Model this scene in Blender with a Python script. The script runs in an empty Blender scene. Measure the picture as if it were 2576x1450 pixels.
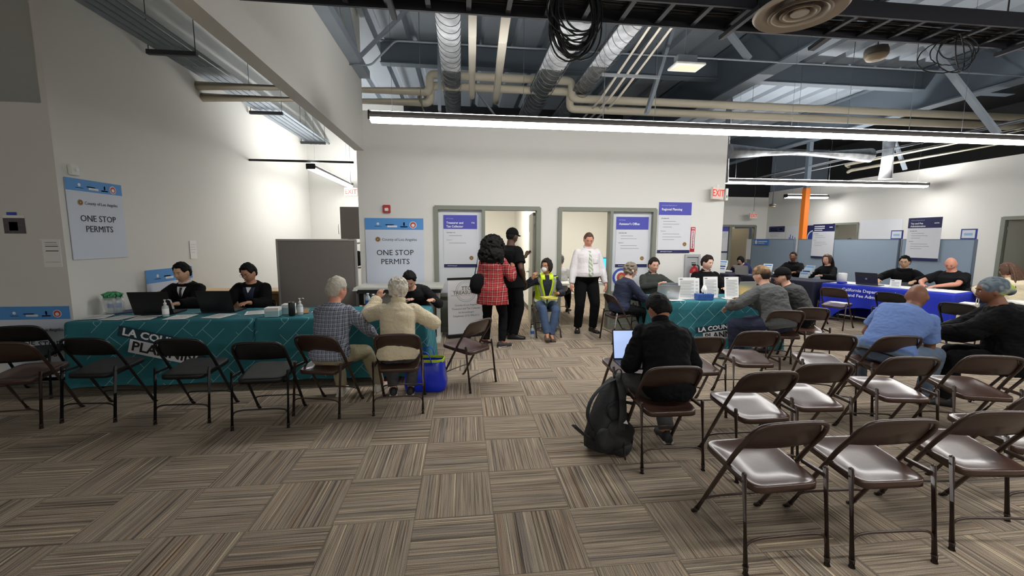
import bpy, bmesh, math, random
from mathutils import Vector, Matrix, noise
PI = math.pi
C = bpy.context.scene.collection
SC = bpy.context.scene
V = Vector

# ---------------------------------------------------------------- camera
F_PX, CAM_H, PITCH, ROLL, YAW = 1050.0, 1.614, 0.11698, 0.003957, 0.114196
def make_camera():
    cd = bpy.data.cameras.new('camera'); cam = bpy.data.objects.new('camera', cd); C.objects.link(cam)
    cd.sensor_width = 36.0; cd.lens = F_PX/2576*36.0; cd.clip_start = 0.05; cd.clip_end = 100
    sy, cy = math.sin(YAW), math.cos(YAW); sp, cp = math.sin(PITCH), math.cos(PITCH); sr, cr = math.sin(ROLL), math.cos(ROLL)
    fwd = V((sy*cp, cy*cp, -sp)); right = V((cy, -sy, 0)); down = -V((sy*sp, cy*sp, cp))
    ir = cr*right - sr*down; idn = sr*right + cr*down
    m = Matrix((ir, -idn, -fwd)).transposed().to_4x4(); m.translation = V((0, 0, CAM_H))
    cam.matrix_world = m
    SC.camera = cam
make_camera()

# ---------------------------------------------------------------- world and exposure
w = bpy.data.worlds.new('world'); SC.world = w; w.use_nodes = True
w.node_tree.nodes['Background'].inputs[0].default_value = (0.6, 0.7, 0.85, 1)
w.node_tree.nodes['Background'].inputs[1].default_value = 0.03
SC.view_settings.view_transform = 'Standard'; SC.view_settings.look = 'None'
SC.view_settings.gamma = 1.0; SC.view_settings.use_curve_mapping = False
SC.view_settings.exposure = 1.28
LAMP = 16.0          # downward emission of the pendant lenses
UPLAMP = 13.0         # upward slot of the pendants

# ---------------------------------------------------------------- materials
def srgb(r, g, b):
    f = lambda c: (c/12.92 if c <= 0.04045 else ((c+0.055)/1.055)**2.4)
    return (f(r/255), f(g/255), f(b/255), 1)
MATS = {}
def mat(name, col, rough=0.6, metal=0.0, nscale=0, namt=0.0, bump=0.0, bscale=60, emit=0, coat=0, trans=0, alpha=1, spec=0.5, sheen=0):
    if name in MATS: return MATS[name]
    m = bpy.data.materials.new(name); m.use_nodes = True; nt = m.node_tree
    p = nt.nodes['Principled BSDF']
    c = srgb(*col)
    p.inputs['Base Color'].default_value = c; p.inputs['Roughness'].default_value = rough; p.inputs['Metallic'].default_value = metal
    p.inputs['Specular IOR Level'].default_value = spec
    if coat: p.inputs['Coat Weight'].default_value = coat; p.inputs['Coat Roughness'].default_value = 0.15
    if trans: p.inputs['Transmission Weight'].default_value = trans; p.inputs['IOR'].default_value = 1.33 if trans > .9 else 1.45
    if alpha < 1: p.inputs['Alpha'].default_value = alpha
    if sheen: p.inputs['Sheen Weight'].default_value = sheen
    if emit: p.inputs['Emission Color'].default_value = c; p.inputs['Emission Strength'].default_value = emit
    if namt or bump:
        tc = nt.nodes.new('ShaderNodeTexCoord')
    if namt:
        n = nt.nodes.new('ShaderNodeTexNoise'); n.inputs['Scale'].default_value = nscale or 8; n.inputs['Detail'].default_value = 4
        nt.links.new(tc.outputs['Object'], n.inputs['Vector'])
        r = nt.nodes.new('ShaderNodeMapRange'); r.inputs[3].default_value = 1-namt; r.inputs[4].default_value = 1+namt
        nt.links.new(n.outputs['Fac'], r.inputs[0])
        mx = nt.nodes.new('ShaderNodeMix'); mx.data_type = 'RGBA'; mx.blend_type = 'MULTIPLY'; mx.inputs[0].default_value = 1
        mx.inputs[6].default_value = c; nt.links.new(r.outputs[0], mx.inputs[7]); nt.links.new(mx.outputs[2], p.inputs['Base Color'])
    if bump:
        n2 = nt.nodes.new('ShaderNodeTexNoise'); n2.inputs['Scale'].default_value = bscale; n2.inputs['Detail'].default_value = 5
        nt.links.new(tc.outputs['Object'], n2.inputs['Vector'])
        b = nt.nodes.new('ShaderNodeBump'); b.inputs['Strength'].default_value = bump; b.inputs['Distance'].default_value = 0.01
        nt.links.new(n2.outputs['Fac'], b.inputs['Height']); nt.links.new(b.outputs[0], p.inputs['Normal'])
    MATS[name] = m; return m

class NT:
    """small node-graph writer"""
    def __init__(s, name, rough=0.8):
        s.m = bpy.data.materials.new(name); s.m.use_nodes = True; s.t = s.m.node_tree; s.p = s.t.nodes['Principled BSDF']
        s.p.inputs['Roughness'].default_value = rough; MATS[name] = s.m
    def n(s, typ, **k):
        nd = s.t.nodes.new('ShaderNode'+typ)
        for a, b in k.items(): setattr(nd, a, b)
        return nd
    def l(s, a, b): s.t.links.new(a, b)
    def val(s, inp, v):
        if isinstance(v, bpy.types.NodeSocket): s.l(v, inp)
        else: inp.default_value = v
    def math(s, op, a, b=0.0, c=0.0):
        nd = s.n('Math', operation=op)
        for i, v in enumerate((a, b, c)): s.val(nd.inputs[i], v)
        return nd.outputs[0]
    def mix(s, f, a, b, bt='MIX'):
        nd = s.n('Mix', data_type='RGBA', blend_type=bt)
        s.val(nd.inputs[0], f); s.val(nd.inputs[6], a); s.val(nd.inputs[7], b); return nd.outputs[2]
    def ramp(s, f, stops, interp='LINEAR'):
        nd = s.n('ValToRGB'); cr = nd.color_ramp; cr.interpolation = interp
        while len(cr.elements) < len(stops): cr.elements.new(0.5)
        for e, (p, c) in zip(cr.elements, stops): e.position = p; e.color = c
        s.l(f, nd.inputs[0]); return nd.outputs[0]
    def coord(s, which='Object'):
        tc = s.n('TexCoord'); sp = s.n('SeparateXYZ'); s.l(tc.outputs[which], sp.inputs[0]); return tc.outputs[which], sp.outputs
    def noise(s, vec, scale, detail=3, rough=0.5):
        nd = s.n('TexNoise'); s.l(vec, nd.inputs['Vector']); nd.inputs['Scale'].default_value = scale
        nd.inputs['Detail'].default_value = detail; nd.inputs['Roughness'].default_value = rough; return nd.outputs['Fac']
    def bump(s, h, strength=0.3, dist=0.01):
        b = s.n('Bump'); b.inputs['Strength'].default_value = strength; b.inputs['Distance'].default_value = dist
        s.l(h, b.inputs['Height']); s.l(b.outputs[0], s.p.inputs['Normal'])

# carpet: 18 inch tiles with stripes turned a quarter on every other tile
TILE, OX, OY = 0.457, -0.29994, 2.28836
def carpet_material():
    g = NT('carpet_tiles', 0.95); g.p.inputs['Specular IOR Level'].default_value = 0.15
    vec, xyz = g.coord('Object')
    u = g.math('DIVIDE', g.math('SUBTRACT', xyz[0], OX), TILE); v = g.math('DIVIDE', g.math('SUBTRACT', xyz[1], OY), TILE)
    iu, iv = g.math('FLOOR', u), g.math('FLOOR', v)
    fu, fv = g.math('SUBTRACT', u, iu), g.math('SUBTRACT', v, iv)
    par = g.math('FLOORED_MODULO', g.math('ADD', iu, iv), 2.0)      # 0: stripes run along Y
    across = g.math('ADD', g.math('MULTIPLY', fu, g.math('SUBTRACT', 1.0, par)), g.math('MULTIPLY', fv, par))
    along = g.math('ADD', g.math('MULTIPLY', fv, g.math('SUBTRACT', 1.0, par)), g.math('MULTIPLY', fu, par))
    seed = g.math('ADD', g.math('MULTIPLY', iu, 7.31), g.math('MULTIPLY', iv, 3.77))
    def stripes(fa, fl, det, off):
        cb = g.n('CombineXYZ'); g.l(g.math('MULTIPLY', across, fa), cb.inputs[0]); g.l(g.math('MULTIPLY', along, fl), cb.inputs[1]); g.l(g.math('ADD', seed, off), cb.inputs[2])
        return g.noise(cb.outputs[0], 1.0, det, 0.6)
    a = stripes(38, 0.2, 2, 0); b = stripes(84, 1.0, 2, 40); c = stripes(13, 0.12, 1, 90)
    col = g.ramp(a, [(0.30, srgb(112, 101, 90)), (0.42, srgb(158, 145, 130)), (0.52, srgb(184, 170, 154)), (0.60, srgb(166, 153, 138)), (0.68, srgb(238, 220, 188))])
    dark = g.ramp(b, [(0.36, srgb(104, 98, 94)), (0.50, srgb(255, 255, 255))])
    col = g.mix(0.62, col, dark, 'MULTIPLY')
    hue = g.ramp(c, [(0.33, srgb(150, 158, 175)), (0.45, srgb(255, 250, 240)), (0.58, srgb(255, 250, 240)), (0.68, srgb(225, 195, 170))])
    col = g.mix(0.5, col, hue, 'MULTIPLY')
    fz = g.noise(vec, 260, 2); col = g.mix(0.55, col, g.ramp(fz, [(0.35, srgb(170, 170, 170)), (0.65, srgb(255, 255, 255))]), 'MULTIPLY')
    e1 = g.math('MINIMUM', g.math('MINIMUM', fu, g.math('SUBTRACT', 1.0, fu)), g.math('MINIMUM', fv, g.math('SUBTRACT', 1.0, fv)))
    seam = g.math('LESS_THAN', e1, 0.007)
    col = g.mix(g.math('MULTIPLY', seam, 0.35), col, srgb(60, 54, 48))
    g.l(col, g.p.inputs['Base Color'])
    g.bump(g.math('ADD', b, fz), 0.5, 0.004)
    return g.m
def cloth_pattern():
    g = NT('teal_cloth', 0.75); vec, xyz = g.coord('Object')
    # unfold: x along the table, depth and drop share the second axis
    s2 = g.math('ADD', xyz[2], g.math('MULTIPLY', xyz[1], -1.0))
    a = g.math('ADD', g.math('MULTIPLY', xyz[0], 0.707), g.math('MULTIPLY', s2, 0.707))
    b = g.math('SUBTRACT', g.math('MULTIPLY', xyz[0], 0.707), g.math('MULTIPLY', s2, 0.707))
    cb = g.n('CombineXYZ'); g.l(a, cb.inputs[0]); g.l(b, cb.inputs[1])
    br = g.n('TexBrick'); g.l(cb.outputs[0], br.inputs['Vector']); br.inputs['Scale'].default_value = 1.0
    br.inputs['Mortar Size'].default_value = 0.0028; br.inputs['Brick Width'].default_value = 0.34; br.inputs['Row Height'].default_value = 0.15
    br.inputs['Mortar Smooth'].default_value = 0.1; br.offset = 0.37
    line = g.math('MULTIPLY', br.outputs['Fac'], g.math('GREATER_THAN', g.noise(vec, 3.5, 0), 0.40))
    n = g.noise(vec, 5, 3)
    base = g.mix(n, srgb(22, 94, 106), srgb(42, 122, 132))
    g.l(g.mix(g.math('MULTIPLY', line, 0.8), base, srgb(150, 195, 196)), g.p.inputs['Base Color'])
    g.bump(g.noise(vec, 14, 3), 0.25, 0.02); return g.m
def plaid(name, base, l1, l2, period, axes=(0, 2), wig=0.15):
    g = NT(name, 0.85); vec, xyz = g.coord('Object')
    wob = g.math('MULTIPLY', g.math('SUBTRACT', g.noise(vec, 5, 2), 0.5), wig*period*4)
    def band(ax, per, w, off=0.0):
        f = g.math('FRACT', g.math('ADD', g.math('DIVIDE', g.math('ADD', ax, wob), per), off))
        return g.math('LESS_THAN', f, w)
    A, B = xyz[axes[0]], xyz[axes[1]]
    h1, v1 = band(A, period, 0.45), band(B, period, 0.45)
    h2, v2 = band(A, period, 0.12, 0.3), band(B, period, 0.12, 0.3)
    c = g.mix(g.math('MULTIPLY', g.math('ADD', h1, v1), 0.5), base, l1)
    c = g.mix(g.math('MULTIPLY', g.math('ADD', h2, v2), 0.42), c, l2)
    g.l(c, g.p.inputs['Base Color']); g.bump(g.noise(vec, 60, 3), 0.2, 0.006); return g.m
def stripe_mat(name, c1, c2, period, angle):
    g = NT(name, 0.7); vec, xyz = g.coord('Object')
    s = g.math('ADD', g.math('MULTIPLY', xyz[0], math.cos(angle)), g.math('MULTIPLY', xyz[2], math.sin(angle)))
    f = g.math('LESS_THAN', g.math('FRACT', g.math('DIVIDE', s, period)), 0.5)
    g.l(g.mix(f, c1, c2), g.p.inputs['Base Color']); return g.m
def blotch(name, cols, scale):
    g = NT(name, 0.8); vec, xyz = g.coord('Object'); n = g.noise(vec, scale, 2)
    k = len(cols); g.l(g.ramp(n, [(0.34+0.32*i/max(1, k-1), c) for i, c in enumerate(cols)]), g.p.inputs['Base Color']); return g.m
def duct_material():
    g = NT('galvanised_duct', 0.48); g.p.inputs['Metallic'].default_value = 0.35; vec, xyz = g.coord('Object')
    g.l(g.ramp(g.noise(vec, 7, 4), [(0.3, srgb(150, 155, 160)), (0.7, srgb(205, 208, 212))]), g.p.inputs['Base Color'])
    g.bump(g.noise(vec, 9, 3), 0.05, 0.01); return g.m

CARPET = carpet_material(); TEAL = cloth_pattern(); DUCT = duct_material()
WALL = mat('wall_paint', (220, 219, 214), 0.75, bump=0.05, bscale=180, nscale=1.2, namt=0.015)
WALLD = mat('soffit_paint', (196, 190, 178), 0.75, bump=0.05, bscale=180)
CREAM = mat('office_paint', (234, 232, 224), 0.75)
FRAME = mat('door_frame_grey', (128, 131, 120), 0.5)
DECK = mat('deck_paint', (148, 158, 168), 0.6, nscale=2, namt=0.08)
STEEL = mat('steel_paint', (140, 150, 160), 0.5, nscale=6, namt=0.08)
DARK = mat('dark_roof', (26, 28, 32), 0.9)  # near black colour stands in for the shade of the unlit roof void
BLACK = mat('black_steel', (18, 18, 20), 0.4)
BLACKP = mat('black_plastic', (20, 20, 22), 0.45)
BROWN = mat('brown_enamel', (58, 41, 33), 0.34, coat=0.25, bump=0.05, bscale=120, nscale=10, namt=0.06)
BROWNS = mat('brown_enamel_seat', (70, 49, 41), 0.28, coat=0.3, bump=0.03, bscale=40, nscale=6, namt=0.05)
BLKCH = mat('black_enamel', (14, 14, 15), 0.42, coat=0.1)
BLKVIN = mat('black_vinyl', (18, 18, 20), 0.5, bump=0.1, bscale=200)
RUBBER = mat('rubber_cap', (60, 48, 42), 0.7)
CABLE = mat('black_cable', (14, 15, 20), 0.45)
TRAY = mat('cable_tray_steel', (40, 42, 50), 0.5, metal=0.3)
PIPE = mat('pipe_insulation', (208, 200, 180), 0.7, nscale=5, namt=0.04)
WHITE = mat('white_board', (222, 225, 230), 0.55)
PAPER = mat('paper', (236, 236, 234), 0.8)
WHITEP = mat('white_plastic', (225, 225, 220), 0.4)
INK = mat('ink_black', (28, 28, 32), 0.7)
GREYINK = mat('ink_grey', (110, 112, 120), 0.7)
HDRBLUE = mat('header_sky_blue', (82, 148, 214), 0.6)
PURPLE = mat('header_violet_blue', (76, 78, 176), 0.6)
NAVY = mat('header_navy', (28, 32, 84), 0.6)
GOLD = mat('seal_gold', (170, 140, 90), 0.6, nscale=60, namt=0.4)
RED = mat('red_paint', (170, 24, 30), 0.35)
ORANGE = mat('orange_paint', (238, 128, 32), 0.5)
LAMPGREY = mat('lamp_housing', (120, 116, 114), 0.45, metal=0.3)
PARTB = mat('blue_grey_fabric', (146, 163, 180), 0.9, bump=0.25, bscale=260)
PARTG = mat('grey_fabric', (122, 116, 110), 0.9, bump=0.2, bscale=260)
WOOD = mat('pale_wood', (170, 130, 86), 0.55, nscale=9, namt=0.15)
GLASS = mat('clear_plastic', (240, 246, 250), 0.06, trans=0.95)
SILVER = mat('silver_metal', (188, 194, 200), 0.35, metal=0.6)
WHITEINK = mat('ink_white', (238, 240, 245), 0.7)
TEALINK = mat('planning_dark_teal', (16, 52, 66), 0.7)

# ---------------------------------------------------------------- mesh helpers
def link(name, me, m=None, parent=None, smooth=False):
    o = bpy.data.objects.new(name, me); C.objects.link(o)
    if m:
        for mm in (m if isinstance(m, (list, tuple)) else [m]): me.materials.append(mm)
    if smooth:
        for p in me.polygons: p.use_smooth = True
    if parent: o.parent = parent
    return o
def obj(name, bm, m, parent=None, smooth=False):
    me = bpy.data.meshes.new(name); bm.normal_update(); bm.to_mesh(me); bm.free()
    return link(name, me, m, parent, smooth)
def thing(name, label, cat, loc=(0, 0, 0), rz=0, group=None):
    o = bpy.data.objects.new(name, None); C.objects.link(o); o.empty_display_size = 0.1
    o.location = loc; o.rotation_euler = (0, 0, rz); o['label'] = label; o['category'] = cat
    if group: o['group'] = group
    return o
def tag(o, label, cat, group=None, loc=None, rz=None):
    o['label'] = label; o['category'] = cat
    if group: o['group'] = group
    if loc is not None: o.location = loc
    if rz is not None: o.rotation_euler = (0, 0, rz)
    return o
def struct(o): o['kind'] = 'structure'; return o
def dup(root, loc, rz, label=None, group=None):
    def rec(o, par):
        c = o.copy(); C.objects.link(c); c.parent = par
        for ch in kids.get(o.name, []): rec(ch, c)
        return c
    kids = {}
    for o in list(bpy.data.objects):
        if o.parent: kids.setdefault(o.parent.name, []).append(o)
    r = rec(root, None); r.location = loc; r.rotation_euler = (0, 0, rz)
    if label: r['label'] = label
    if group: r['group'] = group
    return r
def B(): return bmesh.new()
def box(bm, x0, x1, y0, y1, z0, z1, bev=0.0, M=None, mi=0):
    r = bmesh.ops.create_cube(bm, size=1.0); vs = r['verts']
    for v in vs: v.co = V(((x0+x1)/2+v.co.x*(x1-x0), (y0+y1)/2+v.co.y*(y1-y0), (z0+z1)/2+v.co.z*(z1-z0)))
    fs = list({f for v in vs for f in v.link_faces})
    for f in fs: f.material_index = mi
    if bev > 0:
        es = list({e for v in vs for e in v.link_edges})
        rr = bmesh.ops.bevel(bm, geom=es, offset=bev, segments=2, affect='EDGES', clamp_overlap=True)
        vs = list({v for f in rr['faces'] for v in f.verts} | {v for v in vs if v.is_valid})
    if M: bmesh.ops.transform(bm, matrix=M, verts=[v for v in vs if v.is_valid])
    return vs
def frame_of(t):
    t = t.normalized(); a = V((0, 0, 1)) if abs(t.z) < 0.9 else V((1, 0, 0))
    x = t.cross(a).normalized(); y = x.cross(t).normalized(); return x, y
def tube(bm, pts, r, seg=10, closed=False, cap=True, mi=0, squash=1.0):
    pts = [V(p) for p in pts]; n = len(pts); rs = r if isinstance(r, (list, tuple)) else [r]*n
    rings = []; px = None
    for i, p in enumerate(pts):
        if closed: t = (pts[(i+1) % n]-pts[i-1])
        else: t = (pts[min(i+1, n-1)]-pts[max(i-1, 0)])
        t.normalize()
        if px is None: x, y = frame_of(t)
        else:
            x = (px - t*px.dot(t)).normalized(); y = x.cross(t)*-1; y = t.cross(x)
        px = x
        rings.append([bm.verts.new(p + (x*math.cos(2*PI*k/seg) + y*math.sin(2*PI*k/seg)*squash)*rs[i]) for k in range(seg)])
    m = n if closed else n-1
    for i in range(m):
        a, b = rings[i], rings[(i+1) % n]
        for k in range(seg):
            f = bm.faces.new((a[k], a[(k+1) % seg], b[(k+1) % seg], b[k])); f.smooth = True; f.material_index = mi
    if cap and not closed:
        bm.faces.new(rings[0][::-1]).material_index = mi; bm.faces.new(rings[-1]).material_index = mi
def arc_pts(c, r, a0, a1, n, ax=(1, 0, 0), ay=(0, 0, 1)):
    c, ax, ay = V(c), V(ax), V(ay)
    return [c + ax*math.cos(a0+(a1-a0)*i/n)*r + ay*math.sin(a0+(a1-a0)*i/n)*r for i in range(n+1)]
def bend(pts, r=0.05, n=5):
    """polyline with rounded corners"""
    pts = [V(p) for p in pts]; out = [pts[0]]
    for i in range(1, len(pts)-1):
        a, b, c = pts[i-1], pts[i], pts[i+1]
        d1 = min(r, (a-b).length*0.49); d2 = min(r, (c-b).length*0.49)
        p0 = b+(a-b).normalized()*d1; p1 = b+(c-b).normalized()*d2
        for k in range(n+1):
            t = k/n; out.append(p0*(1-t)**2 + b*2*t*(1-t) + p1*t*t)
    out.append(pts[-1]); return out
def lathe(bm, prof, seg=20, c=(0, 0, 0), mi=0, cap=True):
    c = V(c); rings = [[bm.verts.new(c+V((r*math.cos(2*PI*k/seg), r*math.sin(2*PI*k/seg), z))) for k in range(seg)] for r, z in prof]
    for a, b in zip(rings, rings[1:]):
        for k in range(seg):
            f = bm.faces.new((a[k], a[(k+1) % seg], b[(k+1) % seg], b[k])); f.smooth = True; f.material_index = mi
    if cap: bm.faces.new(rings[0][::-1]).material_index = mi; bm.faces.new(rings[-1]).material_index = mi
def sphere(bm, c, r, R=None, sub=2, mi=0):
    g = bmesh.ops.create_icosphere(bm, subdivisions=sub, radius=1.0)
    rr = r if isinstance(r, (tuple, list)) else (r, r, r)
    for v in g['verts']:
        q = V((v.co.x*rr[0], v.co.y*rr[1], v.co.z*rr[2])); v.co = (R @ q if R else q) + V(c)
    for f in {f for v in g['verts'] for f in v.link_faces}: f.smooth = True; f.material_index = mi
    return g['verts']
def quad(bm, pts, mi=0):
    f = bm.faces.new([bm.verts.new(V(p)) for p in pts]); f.material_index = mi; return f
def text_mesh(bm, s, x, z, size, align='LEFT', M=None, y=0.0, bold=0.0, sx=1.0, rot=0.0, thick=0.0006):
    cu = bpy.data.curves.new('t', 'FONT'); cu.body = s; cu.size = size; cu.align_x = align; cu.align_y = 'CENTER'; cu.offset = bold; cu.resolution_u = 2
    cu.extrude = thick
    o = bpy.data.objects.new('t', cu); C.objects.link(o); dg = bpy.context.evaluated_depsgraph_get()
    me = bpy.data.meshes.new_from_object(o.evaluated_get(dg)); bpy.data.objects.remove(o); bpy.data.curves.remove(cu)
    base = Matrix.Translation((x, y, z)) @ Matrix.Rotation(-rot, 4, 'Y') @ Matrix.Diagonal((sx, 1, 1, 1)) @ Matrix.Rotation(PI/2, 4, 'X')
    me.transform((M or Matrix()) @ base); bm.from_mesh(me); bpy.data.meshes.remove(me)
def board(name, label, cat, loc, rz, w, h, items, thick=0.006, base=WHITE, group=None, tilt=0.0):
    """flat sign; local origin at bottom left of the front face, x right, z up, front towards -y"""
    t = thing(name, label, cat, loc, rz, group)
    if tilt: t.rotation_euler = (0, tilt, rz)
    bm = B(); box(bm, 0, w, 0, thick, 0, h, 0.0015); obj('panel', bm, base, t)
    by = {}
    for it in items:
        if it[0] == 'rect': by.setdefault((it[6] if len(it) > 6 else 'band', it[5].name), (it[5], []))[1].append(it)
        elif it[0] == 'text': by.setdefault(('lettering', it[1]+str(it[3])), (it[5], []))[1].append(it)
        elif it[0] == 'disc': by.setdefault((it[5] if len(it) > 5 else 'emblem', it[4].name), (it[4], []))[1].append(it)
    for (nm, _), (mm, its) in by.items():
        bm = B()
        for it in its:
            if it[0] == 'rect': d = 0.0015 + (it[7] if len(it) > 7 else 0); box(bm, it[1], it[3], -d, 0.0005, it[2], it[4])
            elif it[0] == 'text': text_mesh(bm, it[1], it[2], it[3], it[4], it[6] if len(it) > 6 else 'LEFT', y=-(it[8] if len(it) > 8 else 0.0028), bold=it[7] if len(it) > 7 else 0)
            else:
                d = it[6] if len(it) > 6 else 0.002
                ring = [bm.verts.new((it[1]+it[3]*math.cos(2*PI*k/28), -d, it[2]+it[3]*math.sin(2*PI*k/28))) for k in range(28)]
                bm.faces.new(ring); back = [bm.verts.new((v.co.x, 0, v.co.z)) for v in ring]
                for k in range(28): bm.faces.new((ring[k], back[k], back[(k+1) % 28], ring[(k+1) % 28]))
        obj(nm, bm, mm, t)
    return t
# ---------------------------------------------------------------- room shell
XR, YB = 12.1, 15.7
def sbox(name, x0, x1, y0, y1, z0, z1, m):
    bm = B(); box(bm, x0, x1, y0, y1, z0, z1); return struct(obj(name, bm, m))
def multi(name, boxes, m):
    bm = B()
    for b in boxes: box(bm, *b)
    return struct(obj(name, bm, m))
sbox('floor', -9.2, XR+.2, -5.2, YB+.2, -0.06, 0, CARPET)
ZC = 5.25
def deck():
    bm = B(); x = -9.2; prof = []
    while x < XR+.2:
        prof += [(x, 0), (x+.40, 0), (x+.46, .09), (x+.54, .09)]; x += .60
    a = [bm.verts.new((px, -5.2, ZC+pz)) for px, pz in prof]; b = [bm.verts.new((px, YB+.2, ZC+pz)) for px, pz in prof]
    for i in range(len(prof)-1): bm.faces.new((a[i], b[i], b[i+1], a[i+1]))
    struct(obj('ceiling', bm, DECK))
deck()
sbox('wall_left', -4.26, -4.2, 4.95, 12.2, 0, 2.97, WALL)
sbox('wall_left_upper', -4.26, -4.2, 4.95, 12.2, 2.97, ZC, WALL)
multi('wall_left_front', [(-9.0, -4.26, 4.95, 5.10, 0, 2.97), (-9.0, -4.26, 6.6, 6.7, 2.97, ZC), (-9.0, -4.26, 5.10, 6.6, 2.92, 2.97)], WALL)
sbox('wall_far_left', -9.2, -9.0, -5.0, 6.7, 0, ZC, WALL)
sbox('wall_rear', -9.2, XR+.2, -5.2, -5.0, 0, ZC, WALL)
sbox('wall_corridor_end', -4.26, -1.5, 12.2, 12.3, 0, ZC, WALL)
# office wall with two storefront openings
WY0, WY1 = 7.22, 7.34; WTOP = 3.66
S1 = (-0.487, 1.306); S2 = (1.642, 3.407); FT = 2.15
multi('wall_back', [(-1.72, S1[0], WY0, WY1, 0, WTOP), (S1[1], S2[0], WY0, WY1, 0, WTOP), (S2[1], 4.70, WY0, WY1, 0, WTOP),
      (S1[0], S1[1], WY0, WY1, FT, WTOP), (S2[0], S2[1], WY0, WY1, FT, WTOP)], WALL)
sbox('wall_corridor_right', -1.72, -1.60, WY1, 12.2, 0, WTOP, WALL)
sbox('wall_hall_left', 4.58, 4.70, WY1, YB, 0, WTOP, WALL)
multi('wall_office', [(-1.60, 4.58, 12.0, 12.1, 0, WTOP), (1.45, 1.57, WY1, 12.0, 0, 2.9)], CREAM)
sbox('ceiling_office', -1.60, 4.58, WY1, 12.0, 2.9, 2.96, CREAM)
sbox('wall_soffit', -1.745, -1.60, -5.0, WY0, 3.03, ZC, WALL)
multi('wall_attic', [(-1.6, 4.6, 12.1, 12.2, WTOP, ZC)], DARK)  # dark sheet keeps the void over the offices black, shade put into its colour
# right wall, with the doorway near the frame's edge and a wide opening further back
RZ = 3.50
def rw(): 
    return [(XR, XR+.12, -5.0, 7.15, 0, RZ), (XR, XR+.12, 8.20, 11.72, 0, RZ), (XR, XR+.12, 12.60, YB, 0, RZ), (XR, XR+.12, 7.15, 8.20, 2.13, RZ), (XR, XR+.12, 11.72, 12.60, 2.15, RZ), (XR, XR+.12, 11.72, 12.60, 0, 0.9)]
multi('wall_right', rw(), WALL)
sbox('wall_right_attic', XR+2.5, XR+2.6, -5.0, YB, 0, ZC, mat('attic_wall', (60, 62, 64), 0.9))
sbox('floor_side_room', XR+.12, XR+2.5, -5, YB, -0.05, 0.0, CARPET)
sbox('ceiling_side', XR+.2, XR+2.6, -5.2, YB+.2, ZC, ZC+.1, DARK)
multi('wall_hall_back', [(4.7, 10.05, YB, YB+.12, 0, 3.3), (11.62, XR, YB, YB+.12, 0, 3.3), (10.05, 11.62, YB, YB+.12, 2.19, 3.3)], WALL)
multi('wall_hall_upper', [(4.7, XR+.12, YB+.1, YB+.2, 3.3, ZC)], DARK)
sbox('wall_hall_room', 9.6, XR, YB+2.0, YB+2.1, 0, 3.0, CREAM); sbox('floor_hall_room', 9.6, XR, YB+.12, YB+2.0, -.05, 0, CARPET)
def baseboard(name, x0, x1, y0, y1): sbox(name, x0, x1, y0, y1, 0, 0.10, mat('rubber_base', (92, 92, 84), 0.6))
baseboard('baseboard_left', -4.20, -4.19, 4.95, 12.2); baseboard('baseboard_front', -9, -4.26, 4.94, 4.95)
for i, (a, b) in enumerate(((-1.72, S1[0]-.05), (S1[1]+.05, S2[0]-.05), (S2[1]+.05, 4.7))): baseboard('baseboard_back_%d' % (i+1), a, b, 7.21, 7.22)
baseboard('baseboard_office', 1.44, 1.45, 7.34, 12.0); baseboard('baseboard_office_rear', -1.6, 1.44, 11.99, 12.0)
baseboard('baseboard_right', 12.09, 12.10, -5, 7.1)

# ---------------------------------------------------------------- storefront frames
def storefront(n, x0, x1, mull, glass_left):
    t = bpy.data.objects.new('window_%d' % n, None); C.objects.link(t); struct(t)
    bm = B(); w = 0.055
    for b in ((x0-.02, x0+w, 0, FT), (x1-w, x1+.02, 0, FT), (mull-w/2, mull+w/2, 0, FT), (x0, x1, FT-.05, FT+.02)):
        e = .003 if b[2] > 1 else (.0015 if abs(b[0]-mull+w/2) < .01 else 0); box(bm, b[0], b[1], WY0-.03-e, WY1+.02+e, b[2], b[3], .002)
    g0, g1 = (x0+w, mull-w/2) if glass_left else (mull+w/2, x1-w)
    box(bm, g0, g1, WY0-.02, WY1, 0.0, 0.09, .003); box(bm, g0, g1, WY0-.02, WY1, 0.62, 0.68, .003)
    obj('window_frame', bm, FRAME, t)
    bm = B(); box(bm, g0, g1, 7.27, 7.276, 0.68, FT-.05); obj('frosted_pane', bm, FROST, t)
    bm = B(); box(bm, g0, g1, 7.26, 7.29, 0.09, 0.62); obj('kick_panel', bm, FRAME, t)
    return t
def frost():
    g = NT('frosted_glass', 0.45); g.p.inputs['Base Color'].default_value = srgb(226, 230, 235); g.p.inputs['Transmission Weight'].default_value = 0.2
    g.p.inputs['Roughness'].default_value = 0.6; return g.m
FROST = frost()
storefront(1, S1[0], S1[1], 0.333, True); storefront(2, S2[0], S2[1], 2.592, False)
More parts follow.
